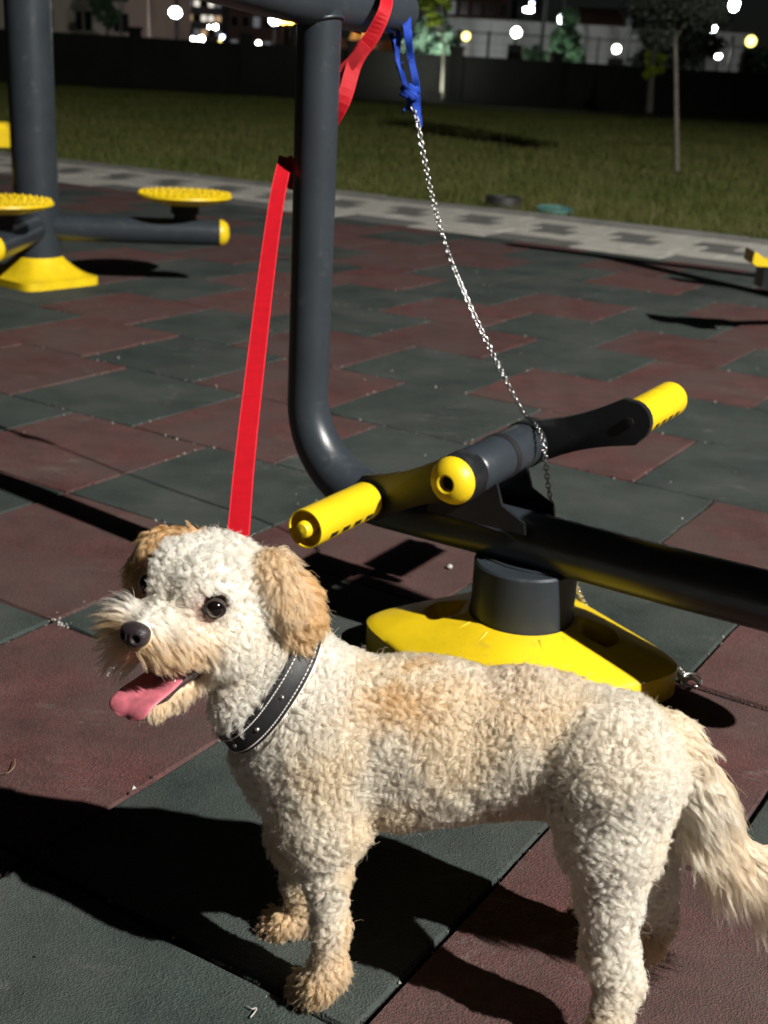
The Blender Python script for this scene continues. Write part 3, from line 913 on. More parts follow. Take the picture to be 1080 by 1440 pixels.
# blue webbing knotted on the handlebar end, frayed, holding the chain
bl = empty('chain_leash', (0.0029, 2.2800, 0.9381), 'steel chain leash hanging from knotted blue webbing and draped over the axle', 'leash')
hY = 2.30
top = bike(PT, .285, 1.0)
mb = MB()
def ribbon(pts, w, tw=(1, 0, 0)):
    s = spline(pts, 6); d = [(tw[0] + .3 * math.sin(i * .7), tw[1] + .5 * math.cos(i * .5), tw[2]) for i in range(len(s))]
    ww = np.interp(np.linspace(0, 1, len(s)), np.linspace(0, 1, len(w)), w) if hasattr(w, '__len__') else w
    strap(mb, s, ww, .0024, d)
hb_c = bike(PT, .225, 1.06)
ribbon([hb_c + Vector((.02, .05, -.02)), hb_c + Vector((.0, .03, .038)), hb_c + Vector((.005, -.03, .036)), (-0.0160, 2.3000, 1.0692), (-0.0066, 2.2900, 1.0367), (-0.0013, 2.2900, 1.0090), (0.0057, 2.2900, 0.9763), (0.0154, 2.2900, 0.9411), (0.0190, 2.2900, 0.9027), (0.0262, 2.2900, 0.8689)], (.024, .024, .025, .023, .018, .013, .012, .013, .014, .011))
b_o = mb.build('blue_webbing', [M['blue_strap'], M['blue_strap']], bl)
mb = MB(); ribbon([hb_c + Vector((.03, -.02, .03)), (-0.0378, 2.3300, 1.0461), (-0.0280, 2.3200, 1.0084), (-0.0169, 2.3100, 0.9706), (-0.0033, 2.3000, 0.9353), (0.0088, 2.2950, 0.9021), (0.0146, 2.2900, 0.8903)], (.012, .010, .008, .009, .010, .008))
ribbon([(-0.0213, 2.3000, 1.0294), (-0.0200, 2.3000, 1.0059), (-0.0199, 2.3000, 0.9799), (-0.0096, 2.2950, 0.9566), (-0.0004, 2.2950, 0.9282)], .009, (1, .3, 0))
mb.build('blue_webbing', [M['blue_strap'], M['blue_strap']], bl)
mb = MB()
for i in range(7):                                     # the knot: crossed wraps
    a = i * .9; c_ = Vector((0.0053, 2.2920, 0.9189)); 
    q = [c_ + Vector((.014 * math.cos(a + t) * (1 + .2 * math.sin(3 * t)), .012 * math.sin(a + t), -.014 + .028 * math.sin(t * .5 + i * .4) + (i - 3) * .004)) for t in np.linspace(0, 3.6, 12)]
    mb.tube(q, .0042, 7, flat=(1, .5))
mb.build('knot', M['blue_strap'], bl, 60)
mb = MB()
for i in range(10):                                    # loose threads
    c_ = Vector(random.choice(((-0.0019, 2.2920, 0.9318), (0.0139, 2.2900, 0.9446), (0.0227, 2.2900, 0.8847), (-0.0155, 2.3100, 0.9695), (0.0040, 2.2900, 0.9834), (-0.0013, 2.2900, 1.0090))))
    d = Vector((random.gauss(0, 1), random.gauss(0, .6), random.gauss(-.5, .8))).normalized() * random.uniform(.005, .014)
    mb.tube([c_, c_ + d * .5 + Vector((0, 0, .003)), c_ + d], .0006, 4)
tag(mb.build('loose_thread', M['blue_strap'], bl), kind='stuff')

# chain links, one object each, sharing one mesh
lk = MB(); n1, n2 = 16, 6; a_, b2, wr = .0054, .0037, .00125
vs = []; fs = []
for i in range(n1):
    t = 2 * math.pi * i / n1
    cx, cy = a_ * math.cos(t) * (1 + .08 * math.cos(2 * t)), b2 * math.sin(t)
    tx, ty = -a_ * math.sin(t), b2 * math.cos(t); L = math.hypot(tx, ty); nx, ny = ty / L, -tx / L
    for j in range(n2):
        s = 2 * math.pi * j / n2
        vs.append((cx + nx * wr * math.cos(s), cy + ny * wr * math.cos(s), wr * math.sin(s)))
for i in range(n1):
    for j in range(n2):
        fs.append((i * n2 + j, ((i + 1) % n1) * n2 + j, ((i + 1) % n1) * n2 + (j + 1) % n2, i * n2 + (j + 1) % n2))
lk.add(vs, fs); lk = lk.mesh('chain_link', M['steel'], 180)
def chain(pts, label=None):
    P = resample(pts, .0079)
    for i in range(len(P) - 1):
        d = Vector(P[i + 1] - P[i])
        o = link('chain_link', lk, bl)
        q = d.to_track_quat('X', 'Z').to_matrix().to_4x4() @ Matrix.Rotation((i % 2) * math.pi / 2 + .35 + i * .04 + random.uniform(-.12, .12), 4, 'X')
        o.matrix_basis = Matrix.Translation(Vector(P[i] + P[i + 1]) / 2) @ q
hubtop = bike(HT, .135, HZ + .045)
hang = spline([(0.0101, 2.2880, 0.9023), (0.0217, 2.2850, 0.8787), (0.0335, 2.2750, 0.8307), (0.0579, 2.2500, 0.7443), (0.0903, 2.2250, 0.6567), (0.1356, 2.1950, 0.5675), (0.1891, 2.1650, 0.4746), (0.2350, 2.1000, 0.4050),
               (0.2481, 2.0350, 0.4014), (0.2557, 1.9850, 0.3982), (0.2634, 1.9600, 0.3784), (0.2740, 1.9520, 0.3222), (0.2868, 1.9450, 0.2703), (0.3052, 1.9650, 0.2195), (0.3373, 2.0000, 0.1427), (0.3759, 2.0500, 0.0603), (0.4141, 2.0900, 0.0065)], 8)
chain(hang)
gr = [(0.4143, 2.0910, 0.0060), (0.4430, 2.0355, 0.0060), (0.4794, 2.0042, 0.0060), (0.5100, 1.9616, 0.0060), (0.5296, 1.9030, 0.0060), (0.5360, 1.8640, 0.0060)]
chain(spline(gr, 8))
# clip at the end of the chain, lying beside the base cover
cc = Vector((0.5370, 1.8423, 0.0080))
mb = MB()
ring = [cc + Vector((.016 * math.cos(t), .011 * math.sin(t), .008 + .007 * math.sin(t * 1.0))) for t in np.linspace(0, 2 * math.pi, 17)]
mb.tube(ring, .0024, 8, caps=False)
mb.tube([cc + Vector((-.02, .008, .004)), cc + Vector((.002, -.004, .013)), cc + Vector((.014, -.012, .006))], .0035, 8)
mb.build('clip', M['steel'], bl, 60)

# ================================================================== BACKGROUND
def slabbox(name, x0, x1, y0, y1, z0, z1, mat, parent, bev=0):
    return MB().box(((x0 + x1) / 2, (y0 + y1) / 2, (z0 + z1) / 2), (x1 - x0, y1 - y0, z1 - z0), bev=bev).build(name, mat, parent)

# dark boundary wall with piers, running across the far side of the lawn
WA, WB = Vector((-24, 49.0, 0)), Vector((28, 60.5, 0))
wd = (WB - WA).normalized(); wn_ = Vector((-wd.y, wd.x, 0)); wl = (WB - WA).length
wa_ = math.atan2(wd.y, wd.x)
bw = empty('boundary_wall', WA, 'long dark wall with low piers along the far edge of the lawn', 'wall')
npan = 12
for i in range(npan):
    s0, s1 = wl * i / npan, wl * (i + 1) / npan
    c_ = WA + wd * ((s0 + s1) / 2)
    MB().box((c_.x, c_.y, .88), (s1 - s0 - .5, .22, 1.86), wa_).build('wall_panel', M['wall_stone'], bw)
    MB().box((c_.x, c_.y, 1.85), (s1 - s0 - .5, .34, .08), wa_).build('coping', M['wall_stone'], bw)
    p = WA + wd * s1
    pr = MB().box((p.x, p.y, 1.05), (.5, .46, 2.2), wa_).build('pier', M['wall_stone'], bw)
    MB().box((p.x, p.y, 2.2), (.62, .58, .10), wa_).build('pier_cap', M['wall_stone'], pr)

def globe(loc, r, mat, label, stem_mat='metal_fence', stem=.5, pier=None):
    L = Vector(loc); e = empty('globe_lamp', (L.x, L.y, L.z - r - stem), label, 'lamp', 'globe lamps beyond the wall')
    MB().ball(L, r, 16, 10).build('globe', M[mat], e, 80)
    MB().tube([L - Vector((0, 0, r + stem)), L - Vector((0, 0, r * .92))], r * .28, 10).build('stem', M[stem_mat], e, 40)
    if pier:
        MB().box((L.x, L.y, (L.z - r - stem) / 2), (pier, pier, L.z - r - stem)).build('pillar', M['wall_white' if stem_mat == 'wall_white' else 'wall_stone'], e)
    else:
        MB().tube([(L.x, L.y, 0), (L.x, L.y, L.z - r - stem + .02)], .05, 10).build('pole', M['metal_fence'], e, 40)
    return e
globe((2.5461, 59.0000, 2.8018), .19, 'lamp_warm', 'yellowish globe lamp on a pale pillar beside the blue green bush', 'wall_white', .12, .34)
globe((4.5398, 55.8000, 2.9660), .19, 'lamp_white', 'white globe lamp on the tallest dark pier of the wall', 'wall_stone', .30, .58)
globe((10.5212, 66.0000, 2.8042), .18, 'lamp_white', 'white globe lamp low in front of the long white shed, left of the leaning sapling', 'wall_stone', .25, .7)
globe((16.7306, 64.0000, 3.4400), .26, 'lamp_warm', 'big yellowish globe lamp at the right edge of the picture', 'wall_stone', .25, .7)
globe((16.1800, 68.0000, 2.8189), .16, 'lamp_white', 'small white globe lamp low right of the thin tall tree', 'metal_fence', .2)
globe((-3.1564, 80.0000, 3.7354), .27, 'lamp_orange', 'orange lamp in front of the small canopy right of the upright', 'metal_fence', .3)
globe((-9.2578, 100.0000, 4.6188), .36, 'lamp_orange', 'brighter of the two orange lamps left of the upright', 'metal_fence', .3)
globe((-10.1925, 104.0000, 4.5787), .24, 'lamp_orange', 'fainter of the two orange lamps left of the upright', 'metal_fence', .3)
globe((-0.4974, 78.0000, 2.5621), .13, 'lamp_orange', 'tiny orange lamp seen beside the blue webbing', 'metal_fence', .2)
for (x, y, Y, r, mt, lb) in ((283, 55, 90, .30, 'lamp_white', 'bright white street lamp lowest before the tower block'), (271.5, 55, 92, .19, 'lamp_white', 'small white lamp left beside the bright low street lamp'),
                             (303, 38, 100, .22, 'lamp_white', 'white lamp high right before the tower block'), (294, 38, 104, .13, 'lamp_white', 'faint white lamp left of the high lamp by the tower block'),
                             (312.5, 52, 98, .20, 'lamp_blue', 'bluish lamp right of the tower block lights'), (309.5, 57.5, 96, .14, 'lamp_warm', 'tiny warm lamp under the bluish lamp'),
                             (342.5, 56, 90, .24, 'lamp_white', 'leftmost of three white lamps over the wall left of the upright'), (350.5, 58.5, 92, .21, 'lamp_white', 'middle one of three white lamps over the wall left of the upright'),
                             (363.5, 61, 90, .20, 'lamp_white', 'rightmost of three white lamps over the wall left of the upright'), (499, 64, 85, .14, 'lamp_white', 'left small white lamp under the canopy'),
                             (523, 65, 85, .17, 'lamp_white', 'right small white lamp under the canopy')):
    c_ = Vector({(283, 55): (-14.4838, 90.0000, 2.6561), (271.5, 55): (-15.3880, 92.0000, 2.6643), (303, 38): (-14.9960, 100.0000, 3.7696), (294, 38): (-16.1092, 104.0000, 3.8563), (312.5, 52): (-14.1815, 98.0000, 3.0388), (309.5, 57.5): (-14.0490, 96.0000, 2.7177),
                 (342.5, 56): (-11.5378, 90.0000, 2.7597), (350.5, 58.5): (-11.3880, 92.0000, 2.7025), (363.5, 61): (-10.4952, 90.0000, 2.5819), (499, 64): (-3.5798, 85.0000, 2.6827), (523, 65): (-2.4583, 85.0000, 2.6962)}[(x, y)])
    e = empty('street_lamp', (c_.x, c_.y, 0), lb, 'lamp', 'small far lamps')
    MB().ball(c_, r * .72, 12, 8).build('lamp_globe', M[mt], e, 80)
    MB().tube([(c_.x, c_.y, 0), (c_.x, c_.y, c_.z - r * .9)], .06, 8).build('pole', M['metal_fence'], e, 40)

def floodlight(loc, w, h, label, extra=1.5):
    L = Vector(loc); e = empty('floodlight', (L.x, L.y, 0), label, 'floodlight', 'floodlights on poles far behind')
    Mz = Matrix.Translation(L) @ Matrix.Rotation(R(14), 4, 'X')
    MB().box((0, 0, 0), (w * 1.12, .22, h * 1.15), M=Mz, bev=.03).build('housing', M['metal_fence'], e)
    MB().ball((0, 0, 0), (w / 2, .06, h / 2), 16, 8, M=Mz @ Matrix.Translation((0, -.12, 0)) ).build('lens', M['flood_cool'], e, 80)
    MB().tube([(L.x, L.y + .25, 0), (L.x, L.y + .25, L.z + extra)], .10, 10).build('pole', M['metal_fence'], e, 40)
floodlight((16.4530, 72.0000, 4.3614), .70, .62, 'blazing bluish white floodlight right of the thin tall tree')
floodlight((20.7828, 85.0000, 6.4127), .6, .8, 'bluish floodlight at the top right corner of the picture')
floodlight((-12.6427, 70.0000, 3.5621), .60, .52, 'blazing bluish floodlight left of the tower block')
floodlight((8.3326, 72.0000, 4.3869), .46, .50, 'small square white floodlight above the dark conifer')
floodlight((-9.9356, 95.0000, 4.3297), .70, .62, 'white floodlight beside the two orange lamps')

# mesh fence with posts and a rail behind the wall
fe = empty('sports_fence', (0, 68, 0), 'dark mesh fence with tall posts in front of the white shed', 'fence')
fx = [(-0.0003, 68.0000, 2.6219)[0], (2.5672, 68.0000, 2.7525)[0], (4.1283, 68.0000, 2.8319)[0], (6.9127, 68.0000, 2.9736)[0], (9.8780, 68.0000, 3.1244)[0], (11.3589, 68.0000, 3.1997)[0], (15.2036, 68.0000, 3.3953)[0], (16.8278, 68.0000, 3.4779)[0]]
for i, x in enumerate(fx):
    MB().tube([(x, 68, 0), (x, 68, (3.5, 3.4, 3.4, 5.4, 3.4, 5.0, 3.6, 3.8)[i])], (.06, .09, .06, .11, .07, .12, .08, .08)[i], 8).build('fence_post', M['metal_fence'], fe, 40)
MB().tube([(fx[0] - 2, 68, 3.3), (fx[-1] + 2, 68, 3.3)], .035, 8).build('top_rail', M['metal_fence'], fe, 40)
wires = MB()
for i in range(46):
    x = fx[0] - 2 + (fx[-1] - fx[0] + 4) * i / 45
    wires.box((x, 68.0, 1.7), (.012, .012, 2.9))
for i in range(8):
    wires.box(((fx[0] + fx[-1]) / 2, 68.02, .4 + i * .4), (fx[-1] - fx[0] + 4, .012, .012))
wires.build('wire_mesh', M['metal_fence'], fe)

# long white shed
sh = empty('white_shed', (9, 76, 0), 'long low white shed behind the wall on the right', 'building')
x0, x1 = (-0.8540, 76.0000, 3.1634)[0], (19.5259, 76.0000, 3.4235)[0]
n = 11
for i in range(n):
    a, b2 = x0 + (x1 - x0) * i / n, x0 + (x1 - x0) * (i + 1) / n
    slabbox('cladding_panel', a + .02, b2 - .02, 76, 76.2, 0, 4.05, M['wall_white'], sh)
slabbox('body', x0, x1, 76.2, 84, 0, 4.0, M['wall_white'], sh)
slabbox('roof', x0 - .3, x1 + .3, 75.7, 84.3, 4.05, 4.3, M['wall_white'], sh)
for x in (610, 700, 905):
    pass
for k, xx in enumerate((.18, .42, .55, .80)):
    xm = x0 + (x1 - x0) * xx
    slabbox('door', xm - .9, xm + .9, 75.93, 75.99, 0, 2.2, M['concrete_far'], sh)

# house at the left
def windows(parent, wall_y, cols, rows, w, h, mats, frame=.08):
    for r_, z in enumerate(rows):
        for c_i, x in enumerate(cols):
            mt = mats(c_i, r_)
            fr = MB().box((x, wall_y - .03, z), (w + 2 * frame, .06, h + 2 * frame)).build('window', M['house_render'], parent)
            MB().box((x, wall_y - .07, z), (w, .02, h)).build('pane', M[mt], fr)
hs = empty('house', (-17, 72, 0), 'pale two storey house with paired dark windows at the left', 'building')
hx0, hxm, hx1 = (-19.5276, 70.0000, 2.7526)[0], (-15.3726, 70.0000, 2.9627)[0], (-14.1049, 70.0000, 3.0269)[0]
slabbox('wall', hx0 - 6, hxm, 70, 79, 0, 7.5, M['house_render'], hs)
slabbox('wall', hxm + .003, hx1, 69.8, 79, 0, 7.5, M['house_pink'], hs)
slabbox('roof', hx0 - 6.5, hx1 + .4, 69.3, 79.5, 7.5, 7.8, M['roof'], hs)
cols = [(-19.3735, 70.0000, 2.7604)[0], (-17.8145, 70.0000, 2.8392)[0], (-17.2951, 70.0000, 2.8655)[0], (-15.7570, 70.0000, 2.9433)[0], (-15.2958, 70.0000, 2.9666)[0]]
windows(hs, 69.8, cols, ((-17.8325, 70.0000, 2.8739)[2], (-17.7804, 70.0000, 4.3953)[2]), .36, .95, lambda c, r: 'glass_dark')

bb = empty('brown_house', (-14, 76, 0), 'dark brown house between the pale house and the floodlight', 'building')
bx0, bx1 = (-15.4389, 76.0000, 3.1983)[0], (-14.1884, 76.0000, 3.2616)[0]
slabbox('wall', bx0, bx1, 76, 84, 0, 5.6, M['brick_brown'], bb)
slabbox('roof', bx0 - .3, bx1 + .3, 75.6, 84.4, 5.6, 5.9, M['roof'], bb)
windows(bb, 76, [(-15.1745, 76.0000, 4.2112)[0]], ((-15.1740, 76.0000, 4.2495)[2],), .5, .8, lambda c, r: 'window_dim')

tb = empty('tower_block', (-24, 150, 0), 'grey apartment tower with rows of lit windows left of the upright', 'building')
tx0, tx1 = (-25.8654, 150.0000, 5.6177)[0], (-21.7572, 150.0000, 5.8255)[0]
slabbox('wall', tx0, tx1, 150, 162, 0, 26, M['concrete_far'], tb)
slabbox('roof', tx0 - .4, tx1 + .4, 149.6, 162.4, 26, 26.5, M['roof'], tb)
tc = [tx0 + (tx1 - tx0) * (i + .5) / 5 for i in range(5)]
lit = {(2, 3): 'window_lit', (4, 3): 'window_warm', (0, 3): 'window_warm', (2, 2): 'window_warm', (3, 1): 'window_lit', (1, 4): 'window_lit', (3, 4): 'window_lit', (4, 2): 'window_dim', (3, 3): 'window_lit', (1, 2): 'window_dim'}
windows(tb, 150, tc, [1.4 + 1.55 * i for i in range(7)], .60, .62, lambda c, r: lit.get((c, r), 'window_dim' if (c * 3 + r) % 4 == 0 else 'glass_dark'), .1)
for i in range(7):
    MB().box(((tx0 + tx1) / 2, 149.6, .8 + 1.55 * i), (tx1 - tx0 - .4, .5, .12)).build('balcony_slab', M['concrete_far'], tb)

fb = empty('grey_block', (-17, 140, 0), 'dim grey block behind the orange lamps left of the upright', 'building')
gx0, gx1 = (-19.5403, 140.0000, 5.5394)[0], (-13.5677, 140.0000, 5.8415)[0]
slabbox('wall', gx0, gx1, 140, 150, 0, 7.2, M['brick_brown'], fb)
slabbox('roof', gx0 - .3, gx1 + .3, 139.6, 150.4, 7.2, 7.5, M['roof'], fb)
windows(fb, 140, [gx0 + (gx1 - gx0) * (i + .5) / 5 for i in range(5)], (3.2, 5.6), .7, 1.0, lambda c, r: 'window_dim' if (c + r) % 3 == 0 else 'glass_dark')

kc = empty('canopy_hut', (-3, 82, 0), 'small hut with a pale canopy under the orange lamp', 'building')
kx0, kx1 = (-4.5115, 82.0000, 3.1556)[0], (-1.1008, 82.0000, 3.3288)[0]
slabbox('wall', kx0, kx1, 83, 87, 0, 3.0, M['brick_brown'], kc)
MB().prism([(kx0 + .5, 0), (kx0 + 1.0, 1.0), (kx1 - 1.6, 1.0), (kx1 - .9, 0)], 1.6, Matrix.Translation((0, 81.6, 2.5)) @ Matrix(((1, 0, 0, 0), (0, 0, -1, 0), (0, 1, 0, 0), (0, 0, 0, 1)))).build('canopy', M['house_render'], kc)
slabbox('counter', kx0 - .6, kx1 + 1.6, 80.5, 80.9, 1.45, 1.62, M['wall_white'], kc)
for x in (kx0 + .4, kx1 - .4): MB().tube([(x, 80.9, 0), (x, 80.9, 2.5)], .07, 8).build('canopy_post', M['metal_fence'], kc)
windows(kc, 83, [kx0 + .9, (kx0 + kx1) / 2, kx1 - .9], (1.9,), .8, .5, lambda c, r: 'window_dim')

ub = empty('apartment_block', (4, 130, 0), 'brownish apartment block with balconies above the white shed', 'building')
ux0, ux1 = (0.7943, 130.0000, 7.4814)[0], (9.6679, 130.0000, 7.9286)[0]
slabbox('wall', ux0, ux1, 130, 142, 0, 22, M['brick_brown'], ub)
slabbox('roof', ux0 - .4, ux1 + .4, 129.6, 142.4, 22, 22.4, M['roof'], ub)
windows(ub, 130, [ux0 + (ux1 - ux0) * (i + .5) / 7 for i in range(7)], (5.3, 7.6, 9.9), .8, 1.2, lambda c, r: 'window_dim' if (c * 2 + r) % 5 == 0 else 'glass_dark')
for z in (4.2, 6.5, 8.8): MB().box(((ux0 + ux1) / 2, 129.5, z), (ux1 - ux0 - 1, .9, .18)).build('balcony_slab', M['concrete_far'], ub)

lt = empty('lit_tower', (24, 190, 0), 'far tower with a few white lit windows above the tallest pier', 'building')
lx0, lx1 = (15.3635, 190.0000, 11.2103)[0], (19.0621, 190.0000, 11.3967)[0]
slabbox('wall', lx0, lx1, 190, 202, 0, 30, M['concrete_far'], lt)
windows(lt, 190, [(16.5967, 190.0000, 11.2725)[0], (17.3672, 190.0000, 11.3113)[0], (18.1377, 190.0000, 11.3501)[0]], ((17.1455, 190.0000, 10.9185)[2], (17.0666, 190.0000, 11.7724)[2], (16.9881, 190.0000, 12.6236)[2]), .55, .5,
        lambda c, r: {(0, 0): 'lamp_white', (1, 0): 'lamp_white', (1, 1): 'lamp_blue'}.get((c, r), 'glass_dark'))

fs_ = empty('far_building', (30, 120, 0), 'dark low building behind the trees at the right', 'building')
slabbox('wall', (14.4976, 120.0000, 6.4648)[0], (21.3212, 120.0000, 6.8099)[0], 120, 130, 0, 7.4, M['brick_brown'], fs_)
slabbox('roof', (14.3675, 120.0000, 6.4582)[0], (21.4510, 120.0000, 6.8165)[0], 119.6, 130.4, 7.4, 7.7, M['roof'], fs_)
windows(fs_, 120, [(16.6172, 120.0000, 6.8142)[0], (18.6445, 120.0000, 6.7957)[0]], (5.4,), 1.6, .7, lambda c, r: 'window_warm' if c == 0 else 'window_dim')

# added light sources, hidden from view, that brighten the bushes and the sapling
def fill_light(loc, target, w, label):
    L = Vector(loc); d = (Vector(target) - L).normalized()
    Mz = Matrix.Translation(L) @ d.to_track_quat('Z', 'Y').to_matrix().to_4x4()
    e = empty('added_fill_light', L, label, 'fill_light', 'added lights for the bushes and the sapling')
    MB().box((0, 0, 0), (w * 1.2, w * 1.2, .12), M=Mz, bev=.02).build('housing', M['metal_fence'], e)
    MB().box((0, 0, 0), (w, w, .01), M=Mz @ Matrix.Translation((0, 0, .068))).build('lens', M['fill_light'], e)
    MB().box((L.x, L.y - w * .66, L.z + .10), (w * 1.5, .03, .40)).build('lens_screen', M['metal_fence'], e)  # plate added to keep the glowing lens out of sight
    MB().tube([(L.x, L.y, -.05), (L.x, L.y, L.z - .05)], .03, 8).build('stake', M['metal_fence'], e)
cb_ = (1.0220, 62.0000, 2.4631)
fill_light((cb_[0] + .5, 59.4, .8), (cb_[0], 62, 2.6), .62, 'added unseen uplight behind the wall below the blue green bush')
cc_ = (7.5923, 63.0000, 2.6921)
fill_light((cc_[0] - .6, 60.6, .8), (cc_[0], 63, 2.6), .36, 'added unseen uplight behind the wall below the bushy conifer')
cs_ = (0.9814, 53.0000, 3.7009)
fill_light((cs_[0] + .15, 52.0, .12), (cs_[0], 53, 3.9), .42, 'added unseen uplight in the grass at the foot of the bright sapling')

# ---- trees and shrubs: tapered trunk with limbs, crown of many small leaf faces in uneven clumps
def tree(name, base, pts, r0, crown_c, crown_r, nclump, nleaf, leaf, lmat, label, cat='tree', group=None, shape='round', limbs=6):
    e = empty(name, base, label, cat, group)
    P = spline(pts, 5)
    rr = [r0 * (1 - .62 * i / (len(P) - 1)) for i in range(len(P))]
    tr = MB(); tr.tube(P, rr, 9)
    top = P[-1]; C = Vector(crown_c)
    cl = []
    for i in range(nclump):
        while True:
            q = Vector((random.uniform(-1, 1), random.uniform(-1, 1), random.uniform(-1, 1)))
            if q.length < 1: break
        if shape == 'cone':
            t = (q.z + 1) / 2; f = 1.05 - .85 * t
            q = Vector((q.x * f, q.y * f, q.z))
        cl.append((C + Vector((q.x * crown_r[0], q.y * crown_r[1], q.z * crown_r[2])), random.uniform(.5, 1.0)))
    for i in range(limbs):
        c_, _ = random.choice(cl)
        s = P[int(len(P) * random.uniform(.55, .98))]
        m_ = s.lerp(c_, .5) + Vector((0, 0, .08 * (c_ - s).length))
        tr.tube([s, m_, c_], [r0 * .3, r0 * .2, r0 * .08], 6)
    tr.build('trunk', M['bark'], e, 60)
    V = np.empty((nclump * nleaf, 4, 3)); k = 0
    cs = min(crown_r) * .42
    for c_, s in cl:
        n = nleaf
        d = rng.normal(size=(n, 3)); d /= np.linalg.norm(d, axis=1)[:, None]
        pos = np.array(c_) + d * (cs * s * (.35 + .75 * rng.random((n, 1)) ** .5)) * np.array([1, 1, .8])
        a = rng.normal(size=(n, 3)); a /= np.linalg.norm(a, axis=1)[:, None]
        b_ = np.cross(a, rng.normal(size=(n, 3))); b_ /= np.linalg.norm(b_, axis=1)[:, None]
        sz = leaf * (.6 + .8 * rng.random((n, 1)))
        V[k:k + n, 0] = pos - a * sz; V[k:k + n, 1] = pos + b_ * sz * .45; V[k:k + n, 2] = pos + a * sz; V[k:k + n, 3] = pos - b_ * sz * .45
        k += n
    F = np.arange(len(V) * 4).reshape(-1, 4)
    link('crown', np_mesh('crown', V.reshape(-1, 3), F, lmat), e)
    return e
tree('thin_tree', (3.4048, 15.6224, 0.0000), [(3.4048, 15.6224, 0.0000), (3.3834, 16.0000, 0.6861), (3.2861, 16.0000, 1.3489), (3.2042, 16.0000, 1.8326), (3.1035, 16.0000, 2.4616)], .035, (3.1525, 16.0000, 2.4797), (.68, .62, 1.0), 85, 230, .021, M['leaf_dark'],
     'thin straight young tree with a dark feathery crown standing in the lawn', limbs=10)
lb = (8.1821, 43.0000, 0.2343)
tree('leaning_sapling', lb, [lb, (8.1174, 43.0000, 1.3138), (8.1135, 43.0000, 2.0910), (8.1795, 43.0000, 2.8615)], .13, (8.1555, 43.0000, 1.7612), (.35, .35, .5), 12, 50, .10, M['leaf_yellow'],
     'leaning pale sapling with a few yellow leaves on its trunk', limbs=3)
sb = (1.4534, 53.0000, 0.1248)
tree('bright_sapling', sb, [sb, (1.4185, 53.0000, 1.5076), (1.3068, 53.0000, 2.7260), (1.0535, 53.0000, 3.9171)], .07, (0.9814, 53.0000, 3.7009), (.55, .45, .85), 30, 70, .10, M['leaf_yellow'],
     'slim sapling with a bright yellow green crown lit by an added light', limbs=5)
c_ = (1.0220, 62.0000, 2.4631)
tree('blue_green_bush', (c_[0], 62, 0), [(c_[0], 62, 0), (c_[0], 62, 1.4), (c_[0], 62, 2.8)], .1, (c_[0], 62, 2.45), (1.4, .9, 1.25), 70, 110, .11, M['leaf_blue'],
     'rounded blue green bush lit by an added light, near the yellowish globe lamp', 'bush', limbs=6)
c_ = (7.5923, 63.0000, 2.6921)
tree('conifer', (c_[0], 63, 0), [(c_[0], 63, 0), (c_[0], 63, 1.8), (c_[0], 63, 4.3)], .12, (c_[0], 63, 2.8), (1.15, .9, 1.8), 90, 100, .10, M['leaf_green'],
     'bushy green conifer under the small square floodlight', shape='cone', limbs=6)
c_ = (17.0971, 62.0000, 2.4553)
tree('right_bush', (c_[0], 62, 0), [(c_[0], 62, 0), (c_[0], 62, 1.0), (c_[0], 62, 2.2)], .1, (c_[0], 62, 2.3), (.85, .7, 1.0), 40, 70, .10, M['leaf_green'],
     'dark green bush under the big yellowish lamp at the right edge', 'bush', limbs=4)
bpy.data.objects['right_bush'].name = 'garden_bush'
c_ = (13.7526, 66.0000, 3.2724)
tree('dark_tree', (c_[0], 66, 0), [(c_[0], 66, 0), (c_[0], 66, 1.6), (c_[0], 66, 3.6)], .2, (c_[0], 66, 3.8), (2.1, 1.5, 1.8), 90, 80, .16, M['leaf_dark'],
     'round black crowned tree behind the thin straight tree', limbs=8)
c_ = (11.1913, 62.0000, 2.5680)
tree('low_shrub', (c_[0], 62, 0), [(c_[0], 62, 0), (c_[0], 62, .8), (c_[0], 62, 1.6)], .08, (c_[0], 62, 2.0), (.9, .7, .8), 30, 70, .12, M['leaf_dark'],
     'dark shrub before the white shed, left of the dark crowned tree', 'bush', limbs=4)
c_ = (-14.0251, 60.0000, 2.9373)
tree('garden_tree', (c_[0], 60, 0), [(c_[0], 60, 0), (c_[0], 60, 1.8), (c_[0], 60, 3.0)], .1, (c_[0], 60, 3.9), (.65, .6, 1.5), 40, 70, .12, M['leaf_green'],
     'narrow dark green tree before the pale house', limbs=5)
c_ = (5.9033, 61.0000, 2.3754)
tree('low_shrub', (c_[0], 61, 0), [(c_[0], 61, 0), (c_[0], 61, .8), (c_[0], 61, 1.5)], .08, (c_[0], 61, 2.1), (.6, .5, .5), 24, 60, .10, M['leaf_green'],
     'small green shrub between the tallest pier and the conifer', 'bush', limbs=4)

# ================================================================== THE DOG
HC = np.array((-0.1634, 1.0800, 0.4664))
def head_axes(yaw, pitch):
    y, p = R(yaw), R(pitch)
    F = np.array([-math.cos(y) * math.cos(p), -math.sin(y) * math.cos(p), math.sin(p)])
    L = np.array([math.sin(y), -math.cos(y), 0.0])
    U = np.cross(F, L); U = U if U[2] > 0 else -U
    return F, L, U
HF, HL, HU = head_axes(58, 8)
def hp(f, l, u): return HC + HF * f + HL * l + HU * u
def hloc(P):
    d = P - HC
    return d @ HF, d @ HL, d @ HU

FUR_DENSITY = 800000
CLUMP = .66
TOES = []
PR = []      # (a, b, ra, rb, region, blend)
def cap(a, b, ra, rb, reg, k=0.018): PR.append((np.array(a, float), np.array(b, float), ra, rb, reg, k))
